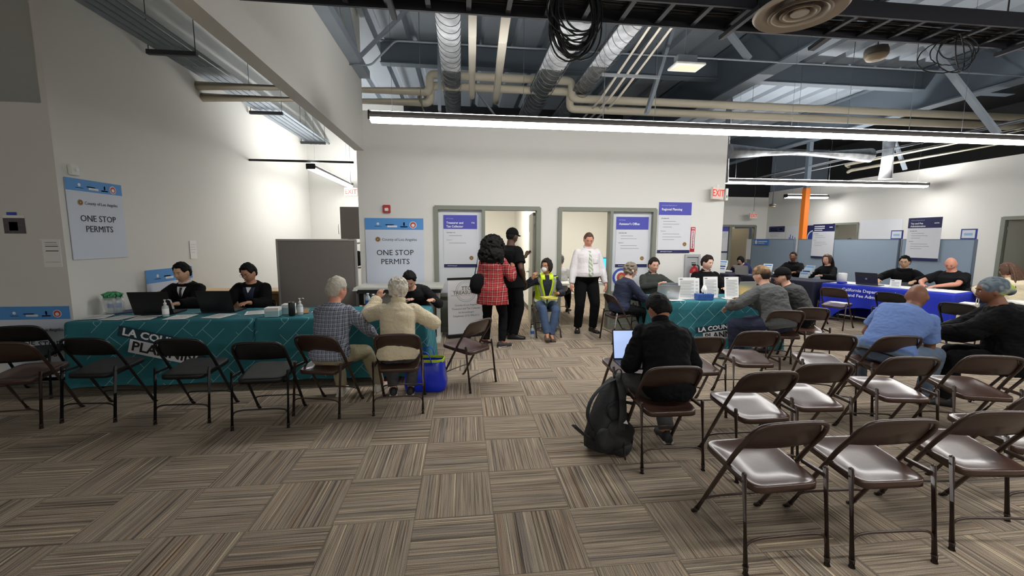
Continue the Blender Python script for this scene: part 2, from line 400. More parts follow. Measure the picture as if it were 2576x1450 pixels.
# open door leaf of the first office, swung into the room
def door_leaf(n, hx, hy, ang, w=0.86, h=2.08, m=FRAME, vision=True):
    t = bpy.data.objects.new('door_%d' % n, None); C.objects.link(t); struct(t); t.location = (hx, hy, 0); t.rotation_euler = (0, 0, ang)
    bm = B(); box(bm, 0, w, -.022, .022, 0.01, h, .003); obj('leaf', bm, mat('door_leaf', (150, 150, 138), 0.5) if m is FRAME else m, t)
    if vision:
        bm = B(); box(bm, w-.22, w-.12, -.026, .026, 1.05, 1.75); obj('vision_pane', bm, WHITEP, t)
    for s in (-1, 1):
        bm = B(); lathe(bm, [(.026, 0), (.026, .012), (.012, .014), (.012, .05)], 12)
        bmesh.ops.transform(bm, matrix=Matrix.Translation((w-.07, s*.022, .98)) @ Matrix.Rotation(-s*PI/2, 4, 'X'), verts=bm.verts)
        tube(bm, [(w-.07, s*.065, .98), (w-.18, s*.065, .98)], .010); obj('door_handle', bm, SILVER, t)
    for z in (.2, 1.0, 1.85):
        bm = B(); lathe(bm, [(.008, z), (.008, z+.09)], 8, (0, 0, 0)); obj('hinge', bm, SILVER, t)
door_leaf(1, 1.235, 7.36, 1.50)
door_leaf(2, 11.45, YB+.14, 1.95, m=mat('tan_door', (168, 156, 132), 0.55), vision=False)
door_leaf(3, 12.13, 8.14, -0.55+PI*0.0)
def plain_frame(n, pts, m=FRAME):
    t = bpy.data.objects.new('window_%d' % n, None); C.objects.link(t); struct(t)
    bm = B()
    for i_, b in enumerate(pts): e = .002*i_; box(bm, b[0]-e*(b[1]-b[0] < b[3]-b[2]), b[1]+e*(b[1]-b[0] < b[3]-b[2]), b[2]-e, b[3]+e, b[4], b[5], .002)
    obj('window_frame', bm, m, t); return t
plain_frame(3, [(10.02, 10.08, YB-.03, YB+.14, 0, 2.19), (11.58, 11.66, YB-.03, YB+.14, 0, 2.19), (10.05, 11.62, YB-.03, YB+.14, 2.13, 2.21), (10.50, 10.60, YB-.03, YB+.14, 0, 2.15)])
bm = B(); box(bm, 10.08, 10.50, YB+.03, YB+.04, .7, 2.13); o = obj('window_pane', bm, FROST); struct(o); o.name = 'window_6'
plain_frame(4, [(XR-.03, XR+.14, 7.12, 7.2, 0, 2.15), (XR-.03, XR+.14, 8.16, 8.24, 0, 2.15), (XR-.03, XR+.14, 7.15, 8.2, 2.08, 2.16)])
plain_frame(5, [(XR-.03, XR+.14, 11.70, 11.76, .9, 2.15), (XR-.03, XR+.14, 12.56, 12.62, .9, 2.15), (XR-.03, XR+.14, 11.72, 12.6, 2.10, 2.17)])
sbox('wall_side_room', XR+2.3, XR+2.4, -5, YB, 0, 3.2, CREAM)

# ---------------------------------------------------------------- lamps
def emitter(name, strength, col=(255, 253, 250)): return mat(name, col, 0.5, emit=strength)
LENS = emitter('lamp_lens', LAMP); UPL = emitter('lamp_up_slot', UPLAMP)
def pendant(name, label, x0, x1, y, z, axis='X', up=UPL, wires=(0.3,), seams=4, lens=None):
    """linear pendant: oval housing with a lens below and a slot above"""
    L = x1-x0
    t = thing(name, label, 'light fixture', ((x0+x1)/2, y, z) if axis == 'X' else (y, (x0+x1)/2, z), 0 if axis == 'X' else PI/2, 'linear pendant lights')
    prof = [(-.085, 0), (-.09, .03), (-.075, .062), (-.04, .078), (.04, .078), (.075, .062), (.09, .03), (.085, 0)]
    bm = B(); a = [bm.verts.new((-L/2, p, q)) for p, q in prof]; b = [bm.verts.new((L/2, p, q)) for p, q in prof]
    for i in range(len(prof)-1): bm.faces.new((a[i], a[i+1], b[i+1], b[i]))
    bm.faces.new(a[::-1]); bm.faces.new(b); obj('housing', bm, LAMPGREY, t)
    bm = B(); lp = [(-.082, 0), (-.07, -.028), (-.03, -.043), (.03, -.043), (.07, -.028), (.082, 0)]
    a = [bm.verts.new((-L/2+.01, p, q)) for p, q in lp]; b = [bm.verts.new((L/2-.01, p, q)) for p, q in lp]
    for i in range(len(lp)-1): bm.faces.new((a[i], b[i], b[i+1], a[i+1]))
    bm.faces.new(a); bm.faces.new(b[::-1]); obj('lens', bm, lens or LENS, t)
    if up:
        bm = B(); box(bm, -L/2+.02, L/2-.02, -.035, .035, .079, .083); obj('up_slot', bm, up, t)
    for s in (-1, 1):
        bm = B(); box(bm, s*L/2-.012, s*L/2+.012, -.09, .09, -.03, .08, .008); obj('end_cap', bm, BLACKP, t)
    k = max(1, int(L/2.4))
    for i in range(k+1):
        px = -L/2+.25+(L-.5)*i/k
        bm = B(); tube(bm, [(px, 0, .08), (px, 0, ZC-z)], .002, 6); sphere(bm, (px, 0, .085), .018, sub=1); obj('suspension_wire', bm, TRAY, t)
    return t
UP3 = emitter('lamp_up_slot_strong', UPLAMP*4.0)
pendant('pendant_light', 'longest linear pendant light, crossing the room before the white office wall', -1.07, 9.6, 5.21, 3.0)
pendant('pendant_light', 'linear pendant light over the blue cubicle panels in the right hall', 6.25, 11.7, 9.6, 3.0, up=UP3)
pendant('pendant_light', 'short linear pendant light running away along the left corridor', 8.88, 11.75, -3.0, 3.0, axis='Y', up=UP3)
pendant('pendant_light', 'smallest far pendant light beside the orange column', 10.3, 11.75, 12.6, 3.0)
pendant('pendant_light', 'linear pendant light at the rear of the room behind the camera', -6.0, 1.5, -3.6, 3.0, up=None)  # unseen lamp, added as fill to brighten the left wall
pendant('pendant_light', 'linear pendant light above the nearest row of brown chairs', 2.0, 10.6, 0.8, 3.0, up=None)
def troffer(x, y):
    t = thing('ceiling_panel_light', 'square ceiling light inside the %s office' % ('left' if x < 1.4 else 'right'), 'light fixture', (x, y, 2.9))
    bm = B(); box(bm, -.32, .32, -.62, .62, -.03, -.001, .004); obj('frame', bm, WHITEP, t)
    bm = B(); box(bm, -.29, .29, -.59, .59, -.034, -.029); obj('lens', bm, emitter('office_lens', 15.0, (255, 251, 242)), t)
troffer(0.4, 9.4); troffer(2.9, 9.6)
def side_troffer(x, y, z, lab):
    t = thing('ceiling_panel_light', lab, 'light fixture', (x, y, z))
    bm = B(); box(bm, -.3, .3, -.3, .3, 0, .03); obj('frame', bm, WHITEP, t)
    bm = B(); box(bm, -.27, .27, -.27, .27, -.006, 0); obj('lens', bm, emitter('side_lens', 9.0, (255, 245, 225)), t)
side_troffer(13.2, 7.4, 2.95, 'ceiling light in the side room behind the right wall door'); side_troffer(13.2, 12.2, 2.95, 'ceiling light in the side room behind the right wall window'); side_troffer(10.9, YB+1.0, 2.9, 'ceiling light in the room behind the far tan door')

# ---------------------------------------------------------------- overhead steel, ducts, pipes
def strut_thing(name, label, cat, fn, m, group=None):
    bm = B(); fn(bm); o = obj(name, bm, m); tag(o, label, cat, group); return o
def ibeam(bm, p0, p1, w=.16, h=.35, t=.02):
    p0, p1 = V(p0), V(p1); d = (p1-p0); L = d.length; R = d.to_track_quat('Y', 'Z').to_matrix().to_4x4(); M = Matrix.Translation(p0) @ R
    box(bm, -w/2, w/2, 0, L, -t, 0, M=M); box(bm, -w/2, w/2, 0, L, h-t, h, M=M); box(bm, -t/2, t/2, 0, L, 0, h-t, M=M)
GIRD = mat('girder_paint', (104, 116, 128), 0.6)
strut_thing('roof_beam', 'wide steel roof beam crossing over the office wall, under the ribbed deck', 'beam', lambda b: ibeam(b, (-1.5, 8.4, 4.85), (XR, 8.4, 4.85), .18, .38), GIRD)
strut_thing('roof_girder', 'deep dark girder running back over the right end of the office wall', 'beam', lambda b: ibeam(b, (5.15, -4.9, 4.45), (5.15, YB, 4.45), .3, .78, .03), GIRD)
strut_thing('roof_girder', 'deep dark girder running back above the blue cubicle panels', 'beam', lambda b: ibeam(b, (9.85, -4.9, 4.45), (9.85, YB, 4.45), .3, .78, .03), GIRD)
strut_thing('roof_beam', 'steel roof beam crossing high over the tables, nearer than the office wall', 'beam', lambda b: ibeam(b, (-1.5, 3.9, 4.85), (XR, 3.9, 4.85), .18, .38), GIRD)
def chord(bm):
    box(bm, -1.60, -1.44, 1.0, 7.1, 4.10, 4.22, .004)
    box(bm, -1.56, -1.48, 1.0, 7.1, 5.0, 5.1, .004)
def diag(bm, a, b, w=.05):
    a, b = V(a), V(b); d = b-a; M = Matrix.Translation(a) @ d.to_track_quat('Y', 'Z').to_matrix().to_4x4(); box(bm, -w, w, 0, d.length, -w*.5, w*.5, .004, M=M)
def truss():
    t = thing('roof_truss', 'grey steel truss along the top of the white soffit wall', 'truss', (0, 0, 0))
    bm = B(); chord(bm); obj('chord', bm, STEEL, t)
    for i, (y0, y1) in enumerate(((6.4, 5.6), (5.6, 4.8), (4.0, 4.8))):
        bm = B(); diag(bm, (-1.5, y0, 4.2), (-1.5, y1, 5.02)); obj('web_member', bm, STEEL, t)
    for y in (6.6, 4.9):
        bm = B(); diag(bm, (-1.5, y, 4.2), (-.55, y+.1, 5.2), .04); obj('cross_brace', bm, STEEL, t)
truss()
def brace(label, a, b, w=.05, holes=False):
    bm = B(); diag(bm, a, b, w); o = obj('steel_brace', bm, STEEL); tag(o, label, 'brace', 'slanted steel braces'); return o
brace('slanted perforated steel brace right of the white hanging pipes, above the office wall', (3.42, 6.8, 5.2), (2.98, 6.8, 3.66), .055)
brace('upright grey steel strut beside the leftmost silver duct', (-.37, 7.1, 3.66), (-.36, 7.1, 5.27), .05)
brace('short slanted steel brace above the white emergency light box', (3.75, 6.5, 5.2), (4.5, 6.5, 4.45), .055)
brace('long slanted steel brace at the upper right beneath the looped thin cables', (7.6, 6.5, 4.9), (9.2, 6.5, 3.47), .055)
brace('slanted steel brace over the right wall between cream pipes', (11.3, 10.2, 4.3), (11.75, 10.2, 3.5), .05)
brace('dark slanted brace in the void over the first office door', (.1, 8.3, 4.6), (.85, 8.3, 3.66), .03)
def duct(label, pts, r, ribs=True):
    bm = B(); tube(bm, pts, r, 28)
    t = obj('spiral_duct', bm, DUCT); tag(t, label, 'duct', 'galvanised ducts')
    if ribs:
        bm = B()
        for a, b in zip(pts, pts[1:]):
            a, b = V(a), V(b); d = (b-a); n = int(d.length/.17); x, y = frame_of(d.normalized())
            for k in range(1, n):
                c = a+d*k/n + d.normalized()*0; off = d.normalized()*.06
                ring = [c+(x*math.cos(2*PI*j/20)+y*math.sin(2*PI*j/20))*(r+.001)+off*math.cos(2*PI*j/20) for j in range(20)]
                tube(bm, ring, .004, 5, closed=True)
        obj('spiral_seam', bm, mat('duct_seam', (120, 124, 128), .45, metal=.7), t)
    return t
duct('leftmost silver spiral duct overhead, left of the two white pipes', [(-.15, 3.3, 4.2), (-.2, 10.5, 4.2)], .15)
duct('thickest silver spiral duct, passing behind the large black cable coil', [(1.36, 3.3, 4.2), (1.36, 10.0, 4.2)], .19)
duct('rightmost silver spiral duct of the three over the office wall', [(2.03, 3.3, 4.2), (2.05, 9.6, 4.2)], .145)
duct('silver duct crossing over the right hall just behind the longest pendant light', [(5.9, 9.0, 3.58), (9.4, 9.0, 3.58)], .16, False)
duct('short upright silver duct at the right corner of the office wall', [(5.98, 9.22, ZC-.02), (5.98, 9.22, 2.95)], .085, False)
duct('short upright silver duct dropping above the far hall pendant light', [(10.2, 9.3, 4.2), (10.2, 9.3, 3.1)], .14, False)
def pipe(name, label, pts, r, m=PIPE, cat='pipe', group=None, bendr=.12, seg=14, ends=False):
    bm = B(); p = bend(pts, bendr) if len(pts) > 2 else pts; tube(bm, p, r, seg)
    if ends: sphere(bm, pts[-1], r); sphere(bm, pts[0], r)
    o = obj(name, bm, m, smooth=False); tag(o, label, cat, group); return o
WPIPE = mat('white_pipe', (228, 222, 208), .6, nscale=4, namt=.04)
pipe('insulated_pipe', 'left one of the two white pipes hanging beside the leftmost silver duct', [(.09, 3.3, 4.0), (.15, 7.15, 3.92)], .048, WPIPE, ends=True)
pipe('insulated_pipe', 'right one of the two white pipes, nearer the thick silver duct', [(.42, 3.3, 4.0), (.55, 7.35, 3.92)], .055, WPIPE, ends=True)
for i, (dz, dy, lab) in enumerate(((0, 0, 'upper'), (-.14, .12, 'lower'))):
    pipe('insulated_pipe', lab+' cream insulated pipe running sideways over the office wall', [(-4.2, 7.5+dy, 4.02+dz), (-.55, 7.5+dy, 4.08+dz), (-.55, 7.5+dy, 4.36+dz), (1.9, 7.5+dy, 4.36+dz), (1.9, 7.5+dy, 4.07+dz), (11.4, 7.5+dy, 4.07+dz)], .068, PIPE, bendr=.09)
pipe('insulated_pipe', 'short cream branch pipe dropping left of the leftmost duct', [(-.72, 7.45, 3.98), (-.62, 7.45, 3.62)], .04, PIPE)
for k in range(5):
    X = -4.10+.115*k
    pipe('conduit', ['first', 'second', 'third', 'fourth', 'fifth'][k]+' grey conduit from the left wall in the overhead bundle', [(X, 2.0, 4.15), (X+.05, 12.1, 4.15)], .042 if k < 4 else .03, STEEL, 'conduit', 'overhead conduits by the left wall')
for k, y in enumerate((6.4, 9.1, 11.7)):
    bm = B(); box(bm, -4.17, -3.55, y-.03, y+.03, 4.04, 4.10, .004)
    for x in (-4.15, -3.57): tube(bm, [(x, y, 4.1), (x, y, ZC)], .006, 6)
    tag(obj('strut_hanger', bm, mat('strut_dark', (64, 66, 70), .5, metal=.4)), ['nearest', 'middle', 'farthest'][k]+' strut hanger under the conduit bundle by the left wall', 'hanger', 'conduit strut hangers')
pipe('conduit', 'thick dark pipe near the soffit in the left corridor ceiling', [(-3.3, 2.0, 4.45), (-3.2, 12.1, 4.45)], .075, STEEL, 'conduit')
pipe('conduit', 'thin white edged channel running above the corridor pendant', [(-2.35, 5.0, 3.9), (-2.35, 12.1, 3.9)], .02, WPIPE, 'conduit')
bm = B(); box(bm, -4.19, -2.2, 8.97, 9.0, 3.12, 3.16, .003); tag(obj('support_rail', bm, BLACK), 'dark rail crossing the corridor above its pendant light', 'rail')
pipe('conduit', 'thin bent sprinkler tube crossing behind the ducts to the upper right', [(-1.72, 6.5, 4.07), (-1.3, 6.5, 4.08), (-.95, 6.5, 4.43), (9.8, 6.5, 4.43)], .014, STEEL, 'conduit', bendr=.06, seg=8)
for k, (z, x) in enumerate(((3.75, 9.75), (3.78, 9.9), (3.82, 10.05), (3.7, 10.2), (3.85, 10.35), (3.76, 10.5), (3.9, 10.65))):
    pipe('conduit', ['first', 'second', 'third', 'fourth', 'fifth', 'sixth', 'seventh'][k]+' conduit from the left in the bundle running back over the right hall', [(x, 4.0, z), (x+.3, 14.5, z)], .018+.006*(k % 3), [STEEL, mat('conduit_bright', (176, 178, 180), .35, metal=.5)][k % 2], 'conduit', 'conduits over the right hall')
for k in range(2): pipe('insulated_pipe', ['upper', 'lower'][k]+' cream pipe running back along the top of the right wall', [(11.35+.2*k, 3.0, 3.86-.16*k), (11.35+.2*k, 11.6, 3.86-.16*k), (11.75, 11.9, 3.86-.16*k)], .045, PIPE)
for k in range(3): pipe('conduit', ['left', 'middle', 'right'][k]+' thin bright conduit of the three left of the perforated brace', [(2.3+.14*k, 4.4, 4.35), (2.3+.14*k, 7.1, 3.95), (2.3+.14*k, 9.8, 3.9)], .02, WPIPE, 'conduit', bendr=.3)
bm = B(); box(bm, 2.05, 2.95, 6.3, 6.34, 4.02, 4.06, .003)
for x in (2.1, 2.9): tube(bm, [(x, 6.32, 3.5), (x, 6.32, ZC)], .006, 6)
tag(obj('strut_hanger', bm, SILVER), 'bright strut hanger under the thin conduits right of the ducts', 'hanger')
for i, (x, y) in enumerate(((-.65, 6.9), (.95, 6.8), (5.6, 7.9), (6.6, 7.9), (7.2, 7.4), (8.4, 7.3), (3.6, 7.9))):
    bm = B(); tube(bm, [(x, y, 3.7), (x, y, ZC)], .006, 6); tag(obj('hanger_rod', bm, STEEL), 'thin threaded hanger rod, number %s from the left over the office wall' % ['one', 'three', 'five', 'six', 'seven', 'eight', 'four'][i], 'hanger rod', 'ceiling hanger rods')
# ladder tray
def tray():
    t = thing('cable_tray', 'long dark ladder cable tray crossing the top of the room', 'cable tray', (0, 3.17, 3.28))
    for s in (-1, 1):
        bm = B(); box(bm, -1.55, 11.5, s*.16-.014, s*.16+.014, -.01, .10, .003); obj('rail', bm, TRAY, t)
    for k in range(44):
        bm = B(); x = -1.4+.29*k; box(bm, x-.018, x+.018, -.15, .15, .0, .022); obj('rung', bm, TRAY, t)
    for k in range(5):
        bm = B(); x = -.5+2.6*k
        for s in (-1, 1): tube(bm, [(x, s*.19, -.02), (x, s*.19, ZC-3.28)], .007, 6)
        box(bm, x-.02, x+.02, -.24, .24, -.045, -.012, .003); obj('tray_hanger', bm, TRAY, t)
    random.seed(4)
    bm = B()
    for k in range(9):
        y0 = -.12+.03*k; pts = [(-1.5+i*.65, y0+random.uniform(-.02, .02), .045+random.uniform(0, .03)) for i in range(21)]
        tube(bm, pts, .011, 6)
    tag(obj('cable_bundle', bm, CABLE), 'bundle of dark cables lying in the ladder tray', 'cable', None, (0, 3.17, 3.28))['kind'] = 'stuff'
    box_b = B(); ibeam(box_b, (2.35, 2.62, 3.42), (11.5, 2.62, 3.42), .12, .2, .012)
    tag(obj('roof_beam', box_b, TRAY), 'dark beam nearest the camera at the upper right', 'beam')
tray()
def coil(label, c, rx, rz, n, r, seed, tilt=.15):
    random.seed(seed); bm = B()
    for k in range(n):
        a = rx*random.uniform(.75, 1.08); b = rz*random.uniform(.7, 1.1); cx = random.uniform(-.03, .03); ang = random.uniform(-tilt, tilt); yy = random.uniform(-.04, .04); top = c[2]
        pts = []
        for i in range(36):
            th = 2*PI*i/36; x = cx+a*math.sin(th)*(1-.12*math.cos(th)); z = -b+b*math.cos(th)
            pts.append((c[0]+x*math.cos(ang)-z*math.sin(ang)*.3, c[1]+yy+x*math.sin(ang), top+z+random.uniform(-.004, .004)))
        tube(bm, pts, r, 6, closed=True)
    bm2 = tag(obj('cable_coil', bm, CABLE), label, 'cable', 'cable coils on the tray'); return bm2
coil('large coil of many black cables hanging from the ladder tray', (.79, 3.06, 3.42), .17, .25, 20, .006, 3)
coil('loose tangle of a few thin cables hanging from the tray at the upper right', (4.02, 3.2, 3.27), .2, .125, 5, .0045, 8, 1.2)
# round diffuser
def diffuser():
    t = thing('ceiling_diffuser', 'round concentric air diffuser hanging in front of the ladder tray', 'air diffuser', (2.22, 2.72, 3.1))
    W = mat('diffuser_white', (196, 186, 172), .55)
    bm = B(); lathe(bm, [(.27, .03), (.275, .02), (.26, 0), (.20, .035), (.15, .05), (.13, .16), (.12, .16), (.14, .05), (.2, .045), (.255, .03)], 40, cap=False); obj('outer_ring', bm, W, t)
    for r0, r1, z in ((.185, .13, .0), (.115, .07, .0)):
        bm = B(); lathe(bm, [(r0, z), (r1, z+.035), (r1-.01, z+.03), (r0-.02, z-.004)], 36, cap=False); obj('cone_ring', bm, W, t)
    bm = B(); lathe(bm, [(.05, -.002), (.055, .004), (.03, .025), (.02, .16)], 24); obj('centre_cone', bm, W, t)
    bm = B(); lathe(bm, [(.135, .10), (.135, .9)], 28); obj('duct_collar', bm, DUCT, t)
diffuser()
# emergency light box, occupancy sensors, rods
def emerg():
    t = thing('emergency_light_box', 'small white square light box hanging left of the diagonal brace', 'light fixture', (2.93, 5.5, 3.86))
    bm = B(); box(bm, -.2, .2, -.13, .13, 0, .03, .006); obj('bezel', bm, WHITEP, t)
    bm = B(); box(bm, -.15, .15, -.09, .09, -.004, .001); obj('diffuser', bm, mat('warm_diffuser', (235, 225, 195), .5), t)
    bm = B(); box(bm, -.12, .15, .0, .12, .03, .17, .004); obj('housing', bm, STEEL, t)
    bm = B(); tube(bm, [(0, .05, .17), (0, .05, ZC-3.86)], .008, 6); obj('stem', bm, STEEL, t)
emerg()
def sensor(label, loc, s=1.0):
    t = thing('ceiling_sensor', label, 'sensor', loc, 0, 'stem mounted sensors')
    bm = B(); lathe(bm, [(.03*s, .085*s), (.088*s, .07*s), (.098*s, .045*s), (.098*s, .0)], 10); obj('body', bm, mat('sensor_grey', (92, 88, 84), .6), t)
    bm = B(); lathe(bm, [(.03*s, -.045*s), (.075*s, -.035*s), (.095*s, 0)], 14); obj('lens_dome', bm, mat('sensor_lens', (190, 176, 150), .5), t)
    bm = B(); tube(bm, [(0, 0, .08*s), (0, 0, ZC-loc[2])], .014*s, 8); obj('stem', bm, STEEL, t)
sensor('grey bowl shaped sensor hanging on a stem at the upper right', (3.93, 3.8, 3.37)); sensor('far sensor on a stem left of the orange column', (10.1, 12.9, 2.72), 1.0)
strut_thing('steel_bar', 'dark slanted bar from the upper edge toward the ribbed deck', 'bar', lambda b: diag(b, (3.42, 3.0, 3.62), (3.37, 3.95, 3.46), .035), TRAY)
# orange column
def column():
    t = thing('steel_column', 'bright orange square steel column behind the cubicle panels', 'column', (9.98, 11.42, 0))
    bm = B(); box(bm, -.075, .075, -.075, .075, 1.25, 3.12, .006); obj('painted_shaft', bm, ORANGE, t)
    bm = B(); box(bm, -.06, .06, -.06, .06, 3.12, ZC-.02, .004); obj('upper_shaft', bm, GIRD, t)
    bm = B(); box(bm, -.08, .08, -.08, .08, .02, 1.25, .006); obj('lower_shaft', bm, mat('peach_paint', (216, 168, 142), .6), t)
    bm = B(); box(bm, -.17, .17, -.17, .17, 0, .02); obj('base_plate', bm, STEEL, t)
column()
# ---------------------------------------------------------------- folding chairs
def make_chair(label, fr, seatm, backm, padded=False):
    t = thing('folding_chair', label, 'chair')
    # long frame: front feet, up through the seat sides, round the top of the back
    def fp(s, q):   # point on the frame leg, q = height
        return V((s*.205, .232-.435*(q/.77), q))
    bm = B(); pts = [fp(-1, .02), fp(-1, .45), fp(-1, .62)]
    top = [V((-.205, -.155, .66)), V((-.200, -.185, .715)), V((-.175, -.207, .755)), V((-.12, -.216, .768)), V((0, -.22, .772))]
    half = [fp(-1, .02), fp(-1, .3), fp(-1, .55)]+top
    full = half + [V((-p.x, p.y, p.z)) for p in half[-2::-1]]
    tube(bm, bend(full, .06, 4), .0125, 10); fo = obj('frame', bm, fr, t)
    for s in (-1, 1):
        bm = B(); tube(bm, [V((s*.205, .243, 0)), fp(s, .045)], .0155, 10); obj('foot_cap', bm, RUBBER, fo)
    for s in (-1, 1):
        a, b = V((s*.222, -.235, .02)), V((s*.222, -.178, .50))
        bm = B(); tube(bm, [a, b], .0125, 10); sphere(bm, b, .0125, sub=1); l = obj('leg', bm, fr, t)
        bm = B(); tube(bm, [V((s*.222, -.237, 0)), V((s*.222, -.232, .042))], .0155, 10); obj('foot_cap', bm, RUBBER, l)
        bm = B(); box(bm, min(s*.204, s*.226), max(s*.204, s*.226), -.187, -.045, .455, .475, .003); sphere(bm, (s*.228, -.181, .465), .009, sub=1); obj('hinge_link', bm, fr, t)
    # stretchers bowed up at both ends
    bm = B(); tube(bm, bend([(-.222, -.222, .10), (-.215, -.217, .155), (-.15, -.217, .172), (.15, -.217, .172), (.215, -.217, .155), (.222, -.222, .10)], .05, 5), .007, 8); obj('stretcher', bm, fr, t)
    bm = B(); tube(bm, bend([(-.205, .178, .10), (-.198, .155, .145), (-.14, .148, .158), (.14, .148, .158), (.198, .155, .145), (.205, .178, .10)], .05, 5), .007, 8); obj('stretcher', bm, fr, t)
    # seat pan: rounded outline, dished, with a turned down lip
    bm = B(); N = 40; rings = []
    def out(k, sc):
        th = 2*PI*k/N; c, s = math.cos(th), math.sin(th); e = 2/7.5
        x = .19*sc*math.copysign(abs(c)**e, c); y = .205*sc*math.copysign(abs(s)**e, s)
        x *= 1.0 + .03*(y/.205); return x, y
    h = 0.012 if padded else 0
    for sc, dz in ((.0, -.016), (.35, -.0155), (.62, -.012), (.80, -.006), (.90, -.001), (.97, .0005), (.993, -.001), (1.0, -.006), (1.003, -.034), (.97, -.034)):
        if sc == 0: rings.append([bm.verts.new((0, .0, .462+dz+h*1.8))]); continue
        rg = []
        for k in range(N):
            x, y = out(k, sc); z = .458+.022*(y/.205)+dz + (h*1.8*(1-sc**4) if padded and sc <= 1 else 0)
            rg.append(bm.verts.new((x, y, z)))
        rings.append(rg)
    for k in range(N): bm.faces.new((rings[0][0], rings[1][k], rings[1][(k+1) % N])).smooth = True
    for a, b in zip(rings[1:], rings[2:]):
        for k in range(N): bm.faces.new((a[k], b[k], b[(k+1) % N], a[(k+1) % N])).smooth = True
    # underside
    r2 = [bm.verts.new((v.co.x, v.co.y, v.co.z+.012)) for v in rings[-1]]
    for k in range(N): bm.faces.new((rings[-1][k], r2[k], r2[(k+1) % N], rings[-1][(k+1) % N]))
    bm.faces.new(r2)
    obj('seat', bm, seatm, t)
    # backrest: pressed sheet curved between the frame sides
    bm = B(); NX, NZ = 18, 8; ga, gb = [], []
    for j in range(NZ+1):
        ra, rb = [], []
        for i in range(NX+1):
            u = -1+2*i/NX; q = j/NZ
            z = .585+q*.186
            wdt = .205
            if z > .66:
                kk = min(1, (z-.66)/.112); wdt = .205-.0*kk
                lim = .205 if kk < .01 else .205*(1-.0*kk)
            # trim the upper corners to follow the bent tube
            x = u*wdt
            zt = .772 - max(0, abs(x)-.105)**2*9.5
            zb = .590 + .006*u*u
            z = zb+(zt-zb)*q
            y = .232-.435*(z/.77)
            y += -.028*(1-u*u)*(.6+.4*math.sin(q*PI)) + (.004 if q in (0, 1) else 0)
            th = .0035+(.010 if padded else 0)*math.sin(q*PI)*(1-u**4)
            ra.append(bm.verts.new((x, y-.004, z))); rb.append(bm.verts.new((x, y+th, z)))
        ga.append(ra); gb.append(rb)
    for j in range(NZ):
        for i in range(NX):
            bm.faces.new((ga[j][i], ga[j][i+1], ga[j+1][i+1], ga[j+1][i])).smooth = True
            bm.faces.new((gb[j][i], gb[j+1][i], gb[j+1][i+1], gb[j][i+1])).smooth = True
    for i in range(NX):
        bm.faces.new((ga[0][i], gb[0][i], gb[0][i+1], ga[0][i+1])); bm.faces.new((ga[NZ][i], ga[NZ][i+1], gb[NZ][i+1], gb[NZ][i]))
    for j in range(NZ):
        bm.faces.new((ga[j][0], ga[j+1][0], gb[j+1][0], gb[j][0])); bm.faces.new((ga[j][NX], gb[j][NX], gb[j+1][NX], ga[j+1][NX]))
    obj('backrest', bm, backm, t)
    return t
brown0 = make_chair('nearest brown folding chair, leftmost of the front row', BROWN, BROWNS, BROWN)
black0 = make_chair('black padded folding chair before the teal table, below the slanted planning logo', BLKCH, BLKVIN, BLKCH, True)
for p_ in (brown0, black0):
    for o in C.objects:
        if o.type == 'MESH' and (o.parent is p_ or (o.parent and o.parent.parent is p_)):
            for v in o.data.vertices: v.co.z *= .968
def place(src, x, y, rz, label, group, first=[]):
    if src.name not in first:
        first.append(src.name); src.location = (x, y, 0); src.rotation_euler = (0, 0, rz); src['label'] = label; src['group'] = group; return src
    return dup(src, (x, y, 0), rz, label, group)
AUD = 'brown folding chairs in the waiting rows'; TBL = 'folding chairs along the long teal table'
place(brown0, 1.56, 1.95, .02, 'nearest brown folding chair, leftmost of the front row', AUD)
for x, y, rz, lab in (
    (2.13, 1.92, -.04, 'empty brown folding chair in the front row, second from the left'),
    (2.78, 1.95, -.12, 'empty brown folding chair in the front row, third from the left'),
    (3.36, 2.12, -.10, 'brown folding chair cut by the right edge, behind the third front row chair'),
    (1.44, 2.84, -.02, 'brown folding chair with the black shirted laptop man seated on it'),
    (2.02, 2.67, .0, 'empty brown chair next right of the laptop man\'s chair, seat with streaky shine'),
    (2.56, 2.80, -.06, 'empty brown folding chair in the second row with the brightest white glare on its seat'),
    (3.37, 2.88, -.16, 'empty brown folding chair in the second row right behind the blue shirt man'),
    (4.05, 2.84, -.28, 'empty brown folding chair in front of the black coated person in a head wrap'),
    (1.52, 3.66, .06, 'brown folding chair whose seat corner shows left of the open laptop'),
    (2.14, 3.64, .0, 'brown folding chair partly hidden by the laptop man\'s right shoulder'),
    (2.82, 3.81, -.12, 'empty brown folding chair standing before the word PLANNING of the small teal table'),
    (3.46, 3.62, -.34, 'empty brown folding chair just left of the blue shirt man'),
    (3.98, 3.50, -.12, 'brown folding chair with the blue shirted man seated on it'),
    (4.02, 4.86, -.26, 'brown folding chair with the grey hoodie man seated on it'),
    (4.52, 5.02, -.32, 'brown folding chair with the black capped bearded man seated on it'),
    (5.06, 3.18, .75, 'brown folding chair under the black coated person in a patterned head wrap'),
    (.02, 4.57, .85, 'lone empty brown folding chair turned aside in the middle aisle'),
    (1.37, 6.84, PI, 'folding chair with the person in a yellow safety vest seated on it'),
    (2.47, 6.33, -1.45, 'folding chair side on at the small teal table, holding the curly haired person in navy'),
    (6.85, 6.92, -1.15, 'brown folding chair pulled up before the royal blue tablecloth')):
    place(brown0, x, y, rz, lab, AUD if y < 5.1 and x > 1.2 and y > 1 else 'other folding chairs')
for x, y, rz, lab in (
    (-3.82, 4.02, .10, 'brown folding chair at the far left edge, in front of a black one'),
    (-1.29, 4.03, -.24, 'brown folding chair with the man in the checked shirt'),
    (-.62, 4.02, .02, 'brown folding chair with the person in the cream fleece')):
    place(brown0, x, y, rz, lab, TBL)
